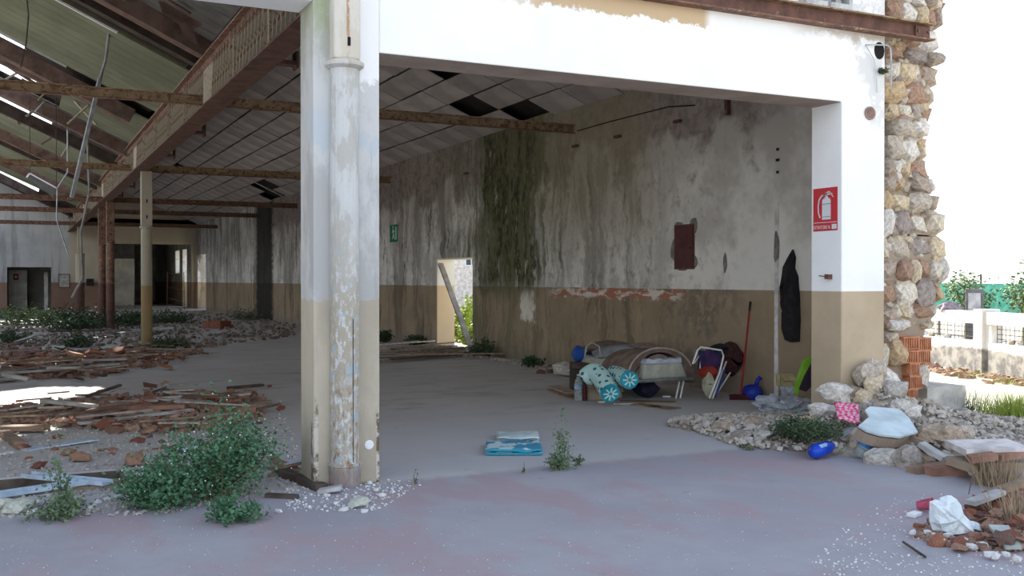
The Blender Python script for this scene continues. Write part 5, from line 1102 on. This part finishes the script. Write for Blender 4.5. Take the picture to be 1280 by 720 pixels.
# ================================================================== RIGHT RUBBLE PILE
def pile_h(x_, y_):
    h = 0
    for (px, py, r_, hh) in PILE: d2 = ((x_ - px) ** 2 + (y_ - py) ** 2) / r_ ** 2; h = max(h, hh * max(0, 1 - d2))
    return h
PILE = [(7.66, 7.28, .62, .58), (8.0, 7.15, .7, .42), (8.35, 7.0, .85, .30), (7.75, 6.75, .8, .28), (7.25, 7.15, .65, .34), (7.6, 7.9, .7, .2), (7.1, 8.3, .8, .14), (8.4, 6.2, .9, .18), (8.95, 6.8, .8, .20), (8.2, 6.0, .7, .12), (6.85, 7.7, .7, .10), (6.9, 8.8, .6, .10)]
mb = MB(); NX = 46; vs = []; fs = []; x0, x1, y0, y1 = 6.1, 10.0, 5.0, 9.6
for i in range(NX + 1):
    for j in range(NX + 1):
        x_ = x0 + (x1 - x0) * i / NX; y_ = y0 + (y1 - y0) * j / NX; h = pile_h(x_, y_); vs.append((x_, y_, -.03 if h <= 0 else max(-.03, h * .92 - .02 + .07 * mnoise.noise(Vector((x_ * 6, y_ * 6, 1))))))
for i in range(NX):
    for j in range(NX): a = i * (NX + 1) + j; fs.append((a, a + NX + 1, a + NX + 2, a + 1))
o = tag(stuff(mb.add(vs, fs).build('rubble_mound', mat('rubble_earth', (.33, .28, .23), (.44, .39, .33), scale=14, bump=.8))), 'earthy mound of crushed mortar at the broken wall end', 'rubble')
rg = random.Random(31)
def rnd_pile():
    while True:
        x_, y_ = rg.uniform(6.2, 9.8), rg.uniform(5.2, 9.5)
        if pile_h(x_, y_) > .01 and not (7.38 < x_ < 9.5 and 7.5 < y_ < 8.0): return Vector((x_, y_, 0))
crumbs('rubble_crumbs', 3400, rnd_pile, (.012, .055), mat('rubble_crumb', (.42, .37, .32), (.56, .52, .47), scale=4), 'loose crumbs of mortar covering the rubble pile', 'rubble', lambda p: pile_h(p.x, p.y) * .92)
def on_pile(u, v):
    z_ = 1.0
    while z_ > 0:
        p = WZ(u, v, z_)
        if 7.38 < p.x < 9.1 and p.y > 7.42: return Vector((p.x * 7.42 / p.y, 7.42, z_))
        if pile_h(p.x, p.y) * .92 >= z_: return p
        z_ -= .01
    return WZ(u, v, 0)
for k in range(150):
    p = rnd_pile(); z_ = pile_h(p.x, p.y) * .92; s_ = rg.uniform(.04, .11)
    tag(inst('rubble_stone', rg.choice(chunks), (p.x, p.y, z_ + s_ * .15), (rg.uniform(-.5, .5), rg.uniform(-.5, .5), rg.uniform(0, 6)), (s_ * rg.uniform(1, 1.7), s_, s_ * rg.uniform(.5, .9))), 'small broken stone in the pile at the wall end', 'stone', 'small stones of the right-hand rubble pile')
big = [rock_mesh(500 + i, .55, M_DEBRIS, 2, .2) for i in range(8)]; bigs = [rock_mesh(520 + i, .55, M_STONE, 2, .2) for i in range(6)]
for (u, v, w_, d_, h_, me, lab) in [
    (1084, 476, .24, .2, .26, bigs, 'upright cream stone on top of the pile against the pier'), (1096, 468, .22, .2, .2, big, 'white cut stone at the very top of the pile'), (1108, 482, .28, .22, .26, bigs, 'ochre stone at the top of the pile below the broken end'),
    (1092, 490, .2, .2, .22, bigs, 'cream stone left of the ochre one on the pile'), (1118, 494, .22, .2, .2, big, 'brown stone right of the ochre one'), (1060, 500, .24, .2, .18, big, 'grey block left of the top stones'), (1044, 494, .30, .24, .2, big, 'white rounded stone at the foot of the pier'),
    (1030, 512, .28, .22, .16, big, 'cream stone just left of the pink checked cloth'), (1012, 520, .22, .2, .12, big, 'flat stone above the left weed'), (1080, 500, .18, .16, .14, bigs, 'small brown stone above the pink checked cloth'),
    (1125, 512, .18, .16, .14, big, 'grey stone on the slope above the pale slab'), (1140, 520, .2, .16, .14, big, 'grey stone at the top right of the pale slab'), (1165, 548, .30, .24, .18, big, 'large grey block right of the pale slab'), (1186, 552, .34, .26, .18, big, 'largest grey block at the right of the pile'),
    (1208, 546, .16, .14, .14, big, 'small upright stone behind the grey blocks'), (905, 536, .26, .2, .12, bigs, 'cream stone at the left tip of the rubble'), (925, 545, .24, .18, .07, big, 'flat brown stone at the left tip of the rubble'), (943, 530, .24, .2, .10, big, 'reddish stone left of the dry tuft'),
    (962, 546, .22, .16, .06, big, 'flat pale stone in front of the left rubble'), (978, 541, .22, .14, .08, big, 'pale broken tile on the left rubble'), (915, 552, .12, .08, .03, big, 'small white stone before the left rubble tip'), (1138, 583, .30, .2, .22, big, 'grey chunk hanging under the right end of the pale slab'),
    (1112, 580, .40, .2, .18, big, 'rough chunk under the pale slab'), (1080, 556, .22, .2, .2, big, 'chunk under the left end of the pale slab'), (1190, 578, .3, .2, .08, big, 'flat stone right of the timber scraps')]:
    p = on_pile(u, v); tag(inst('rubble_block', me[int(u) % len(me)], (p.x, p.y, p.z + h_ * .22), (rg.uniform(-.25, .25), rg.uniform(-.25, .25), rg.uniform(-.6, .6)), (w_, d_, h_)), lab, 'stone')
# pale slab
q = [(1074, 532), (1087, 521), (1082, 512), (1088, 508), (1124, 511), (1137, 522), (1148, 540), (1126, 546), (1100, 543), (1084, 538)]
pts = []
for u, v in q:
    z_ = .3
    for _ in range(30): p = WZ(u, v, z_); z_ = .6 * z_ + .4 * (.24 + .26 * (p.y - 6.36))
    pts.append(p)
pts = pts; c = sum(pts, Vector()) / len(pts)
m_ = MB(); m_.prism([p - c for p in pts], (.0, .01, -.018)); sb = thing('wall_slab', 'big pale blue-white plaster slab lying on the rubble', 'slab', c); o = m_.build('painted_face', mat('pale_blue_paint', (.58, .70, .73), (.64, .75, .78), scale=3), sb)
m_ = MB(); m_.prism([(p - c) * (1.0 if i < 4 else .97) + Vector((0, .02, -.032)) for i, p in enumerate(pts)], (0, .06, -.09)); o = m_.build('mortar_back', M_MORTAR, sb)
# pink checked cloth
def m_check():
    t = NT('pink_check'); P = t.pos(True); w1 = t.node('ShaderNodeTexChecker'); w1.inputs['Scale'].default_value = 28; t.l.new(P, w1.inputs['Vector']); w1.inputs['Color1'].default_value = (.62, .05, .16, 1); w1.inputs['Color2'].default_value = (.70, .42, .50, 1); return t.done(w1.outputs[0], .9)
m_ = MB(); vs = []; fs = []; a = 12; cc = WZ(1058, 519, .3)
cr_ = []
for (u, v) in [(1043, 503), (1074, 507), (1076, 531), (1048, 524)]:
    z_ = .3
    for _ in range(30): p = WZ(u, v, z_); z_ = .6 * z_ + .4 * (.30 + .35 * (p.y - 6.85))
    cr_.append(p)
for i in range(a + 1):
    for j in range(a + 1):
        s1, s2 = i / a, j / a; p = cr_[0].lerp(cr_[1], s1).lerp(cr_[3].lerp(cr_[2], s1), s2); p.z += .01 + .03 * mnoise.noise(Vector((s1 * 5, s2 * 5, 2))); vs.append(p - cc)
for i in range(a):
    for j in range(a): k = i * (a + 1) + j; fs.append((k, k + 1, k + a + 2, k + a + 1))
m_.add(vs, fs); o = m_.build('checked_cloth', m_check(), smooth=True); o.location = cc; so = o.modifiers.new('t', 'SOLIDIFY'); so.thickness = .008; tag(o, 'pink and white checked cloth draped on the rubble', 'cloth')
# bottles on the rubble
p = WZ(1016, 566, .07); bt = thing('detergent_bottle', 'bright blue detergent bottle lying before the rubble', 'bottle', p); ax = (WZ(1044, 556, .10) - p)
m_ = MB(); m_.tube([Vector(), ax * .15, ax * .65, ax * .86, ax * .93], [.045, .066, .062, .03, .022], 14); m_.build('body', mat('bright_blue', (.01, .05, .50), (.015, .08, .6), rough=.3, scale=3), bt, smooth=True); m_ = MB(); m_.tube([ax * .92, ax * 1.04], .027, 10); m_.build('cap', M_WP, bt)
m_ = MB(); m_.box(ax * .38 + Vector((-.02, -.045, .035)), (.11, .03, .05), ax.to_track_quat('X', 'Z').to_matrix()); m_.build('label', mat('pale_label', (.30, .45, .65), bump=0), bt, bevel=.01)
bottle('clear crushed bottle lying beside the bright blue one', on_pile(1052, 553) + Vector((0, 0, .06)), .05, .2, M_CLEAR, M_WP, (R(70), 0, R(60)))
p = WZ(1076, 573); bottle('squat clear bottle with blue label in front of the pale slab', p + Vector((0, 0, .02)), .065, .22, M_CLEAR, M_WP, (R(18), R(14), 0), mat('blue_label', (.05, .18, .42), bump=0))
o = board(1052, 566, 1062, 559, .06, .03, mat('pale_lime_plastic', (.45, .52, .35)), 'pale green plastic scrap beside the bright blue bottle', .02, .06, 'plastic_scrap', 'scrap')
# timbers, slabs at the right of the pile
for a in [(1152, 558, 1182, 577, .10, .04, M_BG, 'grey board sloping down right of the pale slab', .16, .06), (1145, 566, 1165, 582, .08, .04, M_BB, 'short brown board right of the slab', .1, .03), (1140, 592, 1185, 585, .12, .05, M_BB, 'brown timber at the front right foot of the pile', .0, .02),
          (1160, 594, 1208, 592, .16, .07, M_BR, 'reddish log lying at the front right of the pile', .0, .0), (1198, 586, 1285, 584, .35, .07, M_MORTAR, 'thick grey slab lying at the right edge', .08, .08), (1195, 564, 1275, 562, .5, .05, mat('pale_flat_slab', (.60, .56, .54)), 'broad pale flat slab near the right edge', .20, .22),
          (1212, 578, 1245, 574, .14, .05, M_BR, 'broken red tile piece on the grey slab', .17, .2), (1240, 575, 1280, 568, .2, .05, M_BR, 'red tile piece at the right edge behind the slab', .18, .2), (960, 549, 985, 536, .03, .02, M_BD, 'black twig across the left rubble', .08, .16), (938, 548, 960, 540, .03, .02, M_BD, 'dark twig at the front of the left rubble', .02, .08),
          (1130, 545, 1160, 556, .05, .03, M_BB, 'brown lath on the slope right of the slab', .2, .15)]:
    board(*a)
p = WZ(1221, 594); tag(inst('plaster_lump', wl_[1], (p.x, p.y, .03), (0, 0, 0), (.18, .14, .11)), 'white angular stone in front of the grey slab', 'stone')
# dry grass at right edge
def dry(label, loc, n_, h, r_, seed, mt=None, name='dry_grass'):
    rg_ = random.Random(seed); m_ = MB()
    for k in range(n_):
        a = rg_.uniform(0, 6.28); b = Vector((math.cos(a), math.sin(a), 0)) * r_ * rg_.random(); t = b * rg_.uniform(1, 2.0) + Vector((rg_.uniform(-.1, .1), rg_.uniform(-.1, .1), h * rg_.uniform(.4, 1))); s_ = Vector((rg_.uniform(-1, 1), rg_.uniform(-1, 1), 0)).normalized() * .0022 * (1 + h * 1.5)
        mid = b.lerp(t, .55) + Vector((0, 0, h * .1)); m_.add([b - s_, b + s_, mid + s_ * .7, mid - s_ * .7, t], [(0, 1, 2, 3), (3, 2, 4)])
    o = m_.build(name, mt or M_DRY); o.location = loc; stuff(o); return tag(o, label, 'grass')
dry('dry brown grass tuft at the right edge beside the grey slab', WZ(1255, 610), 200, .30, .16, 1); dry('dry grass blades before the grey slab at the right', WZ(1232, 606), 90, .3, .1, 2); dry('dry grass stems at the bottom right corner', WZ(1275, 655), 160, .3, .16, 3)
dry('dry grey tuft on the left rubble behind the flat stones', WZ(965, 534) + Vector((0, 0, .05)), 220, .16, .2, 4, mat('grey_dry', (.34, .33, .24)))
# ---- bottom right tile rubble with the white bag
B1 = [(1142, 668), (1165, 655), (1210, 640), (1240, 628), (1285, 612), (1285, 690), (1230, 690), (1165, 682)]
def b1(): u, v = samp(B1); return WZ(u, v)
crumbs('tile_crumbs', 900, b1, (.012, .05), M_TC, 'red tile crumbs of the bottom right rubble', 'rubble')
for k in range(85):
    u, v = samp(B1); p = WZ(u, v); put_shard(p, rg.uniform(.07, .16), rg.uniform(0, .09) * min(1, max(0, (u - 1150) / 100)), 'broken red tile piece in the bottom right rubble', 'tile pieces at the bottom right', .5, meshes=shards if rg.random() < .6 else tchunks)
for (u, v, s_, lab) in [(1201, 690, .17, 'front red tile piece below the white bag'), (1245, 685, .18, 'long red tile piece right of the front one'), (1150, 664, .10, 'red piece left of the white bag')]:
    p = WZ(u, v); tag(inst('tile_shard', shards[int(u) % 12], (p.x, p.y, .03), (.1, .1, u), (s_, s_ * .7, .14)), lab, 'tile')
for k, (u, v) in enumerate([(1170, 676), (1178, 682), (1186, 676), (1215, 668), (1243, 679), (1250, 684), (1230, 688), (1206, 683), (1142, 672), (1160, 672), (1255, 645), (1232, 632), (1217, 690), (1258, 700), (1272, 706), (1246, 702), (1238, 700), (1265, 672)]):
    p = WZ(u, v); tag(inst('plaster_bit', wl_[k % 4], (p.x, p.y, .03), (0, 0, k), (rg.uniform(.03, .08), .05, .045)), 'small white plaster bit in the bottom right rubble', 'plaster bit', 'white plaster bits at the bottom right')
out_ = [(1163, 652), (1163, 640), (1164, 629), (1170, 626), (1175, 625), (1177, 621), (1184, 619), (1190, 619), (1196, 625), (1202, 633), (1207, 644), (1213, 651), (1217, 660), (1221, 668), (1212, 672), (1200, 671), (1186, 671), (1174, 668), (1167, 662)]
db = WZ(1190, 671).xy.length / math.sqrt(sum(c * c for c in ray(1190, 671)[:2])); ring = [WD(u, v, db) for u, v in out_]; cb = WD(1190, 648, db); base = Vector((cb.x, cb.y, 0)); fwd = Vector((SY, CY, 0)); rgb_ = random.Random(3)
m_ = MB(); nb = len(ring); vs = []; fs = []
for (sc_, dp) in [(.35, -.085), (.72, -.065), (1.0, 0), (.75, .07), (.35, .10)]:
    for p in ring: vs.append(cb.lerp(p, sc_) + fwd * (dp + rgb_.uniform(-.016, .016)) + Vector((0, 0, rgb_.uniform(-.006, .006))) - base)
for r_ in range(4):
    for i in range(nb): j = (i + 1) % nb; fs += [(r_ * nb + i, r_ * nb + j, (r_ + 1) * nb + j), (r_ * nb + i, (r_ + 1) * nb + j, (r_ + 1) * nb + i)]
vs.append(cb + fwd * -.095 + Vector((.01, 0, .01)) - base); vs.append(cb + fwd * .11 - base)
for i in range(nb): j = (i + 1) % nb; fs += [(5 * nb, j, i), (5 * nb + 1, 4 * nb + i, 4 * nb + j)]
m_.add(vs, fs); o = m_.build('white_bag', M_SACKW); o.location = base; tag(o, 'white plastic bag standing on the bottom right rubble', 'bag'); p = WZ(1192, 668)
p = WZ(1214, 668); crumple('white_bag', 'small torn white plastic piece right of the standing bag', 'bag', p, (.12, .1, .09), M_SACKW, 9, 0, .4, 3)
p = WZ(1163, 641); t_ = thing('pink_cup', 'pink plastic cup lying left of the white bag', 'cup', p + Vector((0, .04, .045))); t_.rotation_euler = (R(75), R(10), R(20)); m_ = MB(); m_.lathe((0, 0, -.05), [(.03, 0), (.042, .1), (.045, .105), (.04, .106), (.028, .01)], 16); m_.build('body', mat('pink_plastic', (.55, .09, .17), (.62, .14, .22), rough=.4), t_, smooth=True)
p = WZ(1144, 646); t_ = thing('foam_tray', 'small white foam tray left of the white bag', 'tray', p, .3); m_ = MB(); m_.prism([(-.06, -.035, 0), (.055, -.03, 0), (.065, .03, 0), (-.05, .035, 0)], (0, 0, .028)); m_.build('body', M_WHITE, t_, bevel=.006)
q = [(1237, 656), (1262, 657), (1279, 683), (1258, 684)]; pts = [WZ(u, v, .10 - (v - 655) * .002) for u, v in q]; c = sum(pts, Vector()) / 4; m_ = MB(); m_.prism([p - c for p in pts], (0, 0, -.02)); o = m_.build('glass_sheet', mat('dusty_green_sheet', (.34, .38, .36), (.40, .45, .42), rough=.4)); o.location = c; tag(o, 'dusty greenish sheet at the bottom right corner', 'sheet')
board(1214, 632, 1252, 618, .08, .03, M_BG, 'white painted lath on the bottom right rubble', .08, .12); board(1235, 622, 1285, 605, .07, .04, M_BB, 'brown lath slanting to the right edge', .08, .1)
strip([WZ(1130, 678, .02), WZ(1158, 697, .01)], .008, M_BD, 'thin dark twig on the paving at the bottom right', 'twig', 'twig', False)
strip([WZ(1212, 618, .02), WZ(1215, 600, .2), WZ(1222, 590, .35)], .004, M_DRY, 'thin dry stem sticking up at the right', 'dry_stem', 'stem', False)
for (u, v) in [(926, 560), (935, 563)]:
    plant('moss_tuft', 'tiny dark tuft on the paving before the left rubble', 'weed', WZ(u, v), .03, .07, 60, M_LEAF2, u, 4, .02, 'tiny tufts on the paving')

# ================================================================== OUTSIDE
# sunlit grass next to the broken wall
for k, (u, v, n_, h, lab) in enumerate([(1200, 530, 500, .45, 'yellow green grass tuft at the foot of the wall stump'), (1215, 545, 700, .5, 'tall bright grass left part outside the broken wall'), (1235, 548, 700, .42, 'bright grass middle part outside the broken wall'), (1258, 552, 500, .35, 'bright grass right part outside the broken wall')]):
    p = WZ(u, v, -.05); p.x = max(p.x, 9.7); dry(lab, p, n_, h, .3, 30 + k, M_LEAF3 if k else M_LEAF5, 'tall_grass')
for k, (u, v) in enumerate([(1262, 480), (1215, 470)]): dry('low yellow grass on the sunlit yard', WZ(u, v, -.05), 200, .12, .6, 50 + k, M_LEAF3, 'low_grass')
# perimeter wall
A_ = Vector((16.0, 13.8, 0)); B_ = Vector((15.0, 11.1, 0)); dd = (B_ - A_).normalized(); S0 = A_ - dd * 7; ang = math.atan2(dd.y, dd.x)
pw_ = thing('perimeter_wall', 'low white yard wall with metal grille openings', 'wall', S0, ang); TOT = 16
def pu(u):     # distance along the wall where view column u meets it
    a, b, _ = ray(u, 300); # intersect 2D
    dx, dy = dd.x, dd.y; det = a * (-dy) + dx * b; t = (S0.x * (-dy) + dx * S0.y) / det; return (Vector((a * t, b * t, 0)) - S0).dot(dd)
s_post = pu(1233.5); s_l1 = pu(1225); s_r0 = pu(1258); per = s_r0 - s_l1
m_ = MB(); m_.bb(0, TOT, -.12, .12, -.15, .50); m_.bb(0, TOT, -.13, .13, .82, 1.03)
m_.build('wall_body', M_PERIM, pw_)
edges = []; q = s_post
posts = [s_post + (k * 2.6) for k in range(-4, 4) if 0 < s_post + k * 2.6 < TOT]
for s_ in posts:
    m_ = MB(); m_.bb(s_ - .13, s_ + .13, -.17, .17, -.15, 1.08); m_.build('pier', M_PERIM, pw_)
    m_ = MB(); m_.bb(s_ + .13, s_ + .32, -.11, .11, .5, .82); m_.bb(s_ - .2, s_ - .13, -.11, .11, .5, .82); m_.build('opening_side', M_PERIM, pw_)
    m_ = MB()
    for k in range(17): m_.tube([(s_ + .32 + k * .125, 0, .5), (s_ + .32 + k * .125, 0, .82)], .006, 4)
    for z_ in (.57, .65, .74): m_.tube([(s_ + .32, 0, z_), (s_ + 2.4, 0, z_)], .006, 4)
    m_.build('grille', M_BD, pw_)
rg = random.Random(61); mb = MB()
for k in range(500): p = S0 + dd * rg.uniform(0, TOT) + Vector((-dd.y, dd.x, 0)) * (-rg.uniform(.15, 1.0)); s_ = rg.uniform(.03, .12); mb.box((p.x, p.y, -.03), (s_, s_, s_ * .6), jit=s_ * .2, rg=rg)
tag(stuff(mb.build('yard_rubble', M_TC)), 'thin line of brick rubble along the foot of the yard wall', 'rubble')
for k in range(24):
    s_ = rg.uniform(3, 10); p = S0 + dd * s_; tag(inst('ledge_stone', rg.choice(chunks), (p.x, p.y, .53), (0, 0, k), (.14, .12, .1)), 'loose stone on the ledge of the yard wall opening', 'stone', 'stones on the yard wall ledge')
# green netting fence and posts
nrm = Vector((dd.y * -1, dd.x, 0)); FO = S0 + nrm * 5.0
if FO.length < S0.length: FO = S0 - nrm * 5.0
fn_ = thing('netting_fence', 'green netting fence beyond the yard wall', 'fence', FO - dd * 6, ang); m_ = MB()
n = 60
vs = []; fs = []
for i in range(n + 1):
    x_ = 24 * i / n
    for j in range(4): vs.append((x_, .05 * math.sin(x_ * 2.3 + j), .75 + j * .25))
for i in range(n):
    for j in range(3): fs.append((i * 4 + j, (i + 1) * 4 + j, (i + 1) * 4 + j + 1, i * 4 + j + 1))
o = m_.add(vs, fs).build('netting', mat('green_net', (.015, .15, .11), (.02, .19, .145), scale=2), fn_); so = o.modifiers.new('t', 'SOLIDIFY'); so.thickness = .01
for k in range(12):
    m_ = MB(); m_.tube([(k * 2.1, .04, 0), (k * 2.1, .04, 1.75)], .03, 5); m_.build('fence_post', M_BD, fn_)
def tree(lab, loc, h, r_, seed, n_=2200, ls=.16, mt=None):
    rg_ = random.Random(seed); t_ = thing('tree', lab, 'tree', loc); m_ = MB(); m_.tube([(0, 0, -.1), (.05, 0, h * .4), (0, .05, h * .7)], [.09, .06, .03], 7); cl = []
    for k in range(8): a = rg_.uniform(0, 6.28); e_ = Vector((math.cos(a) * r_ * .6, math.sin(a) * r_ * .6, h * rg_.uniform(.5, .9))); m_.tube([(0.02, 0, h * .4), e_ * .6 + Vector((0, 0, h * .2)), e_], [.04, .025, .01], 5); cl.append(e_)
    m_.build('trunk', M_STEM, t_); m_ = MB()
    for k in range(n_):
        p = rg_.choice(cl) + Vector([rg_.gauss(0, 1) * r_ * .3 for _ in range(3)]); d = Vector([rg_.gauss(0, 1) for _ in range(3)]).normalized(); q = d.orthogonal().normalized(); s_ = ls * rg_.uniform(.5, 1.2); m_.add([p, p + d * s_ * .5 + q * s_ * .3, p + d * s_, p + d * s_ * .5 - q * s_ * .3], [(0, 1, 2, 3)])
    stuff(m_.build('foliage', mt or M_LEAF4, t_)); return t_
tree('small bushy tree behind the yard wall next to the stone end', WD(1208, 395, 22) * Vector((1, 1, 0)), 1.85, .48, 1, 1300, .10)
tree('bushy tree behind the yard wall at the right edge', WD(1281, 395, 21.5) * Vector((1, 1, 0)), 2.0, .5, 2, 1300, .10)
for k, (u, vv, r_, h_) in enumerate([(1180, 372, 2.4, 4.2), (1250, 368, 2.2, 3.6)]):
    pass
# framed poster beyond the wall
p = WD(1218, 385, 19.5); pb = thing('poster_board', 'dark framed poster board standing behind the yard wall', 'sign', (p.x, p.y, 0), -YAW - .35); m_ = MB(); m_.bb(-.16, .16, -.02, .02, 0, 1.42); m_.build('frame', mat('grey_frame', (.16, .16, .17)), pb, bevel=.01)
m_ = MB(); m_.bb(-.11, .11, -.028, -.02, .75, 1.34); m_.build('poster', mat('faded_print', (.45, .45, .46), (.62, .62, .62), scale=7), pb)
crumple('flower_bush', 'purple grey low bush on the yard wall beside the stones', 'bush', WD(1188, 385, 19.0) * Vector((1, 1, 0)) + Vector((0, 0, .98)), (.5, .25, .22), mat('purple_bush', (.22, .17, .22), (.34, .28, .30), scale=12), 12, 0, .4, 3)
# beyond the doorway: bushes and a white building
for k, (x_, y_, h, r_) in enumerate([(11.6, 25.6, 1.3, .7), (12.9, 27.6, 1.7, .9), (10.9, 24.0, .9, .6), (11.0, 25.0, 1.0, .6), (10.4, 22.9, .6, .5), (12.0, 26.8, 1.3, .8)]):
    plant('yard_bush', 'sunlit yellow green bush outside the doorway', 'bush', (x_, y_, -.05), h, r_, 1600, M_LEAF3, 70 + k, 30, .13, 'bushes outside the doorway')
hb_ = thing('white_building', 'white building with dark windows seen through the doorway', 'building', (24.5, 50, -.05), R(-12)); m_ = MB(); m_.bb(-5, 8, 0, 8, 0, 4.6); m_.build('wall', mat('building_white', (.62, .58, .54)), hb_); m_ = MB(); m_.bb(-5.3, 8.3, -.3, 8.3, 4.6, 4.8); m_.build('roof', M_TILE, hb_)
for k in range(6):
    m_ = MB(); m_.bb(-4.4 + k * 2.0, -3.7 + k * 2.0, -.06, .02, 2.4, 3.7); w0 = m_.build('window', M_WHITE, hb_)
    for q_ in (0, 1): m_ = MB(); m_.bb(-4.34 + k * 2.0 + q_ * .32, -4.08 + k * 2.0 + q_ * .32, -.08, -.05, 2.46, 3.64); m_.build('pane', mat('dark_window', (.05, .06, .07), rough=.2), w0)
hb2 = thing('far_house', 'pale house seen through the far side door', 'building', (24, 92, -.05)); m_ = MB(); m_.bb(-5, 12, 0, 8, 0, 6); m_.build('wall', MATS['building_white'], hb2); m_ = MB(); m_.bb(-5.3, 12.3, -.3, 8.3, 6, 6.3); m_.build('roof', M_TILE, hb2)
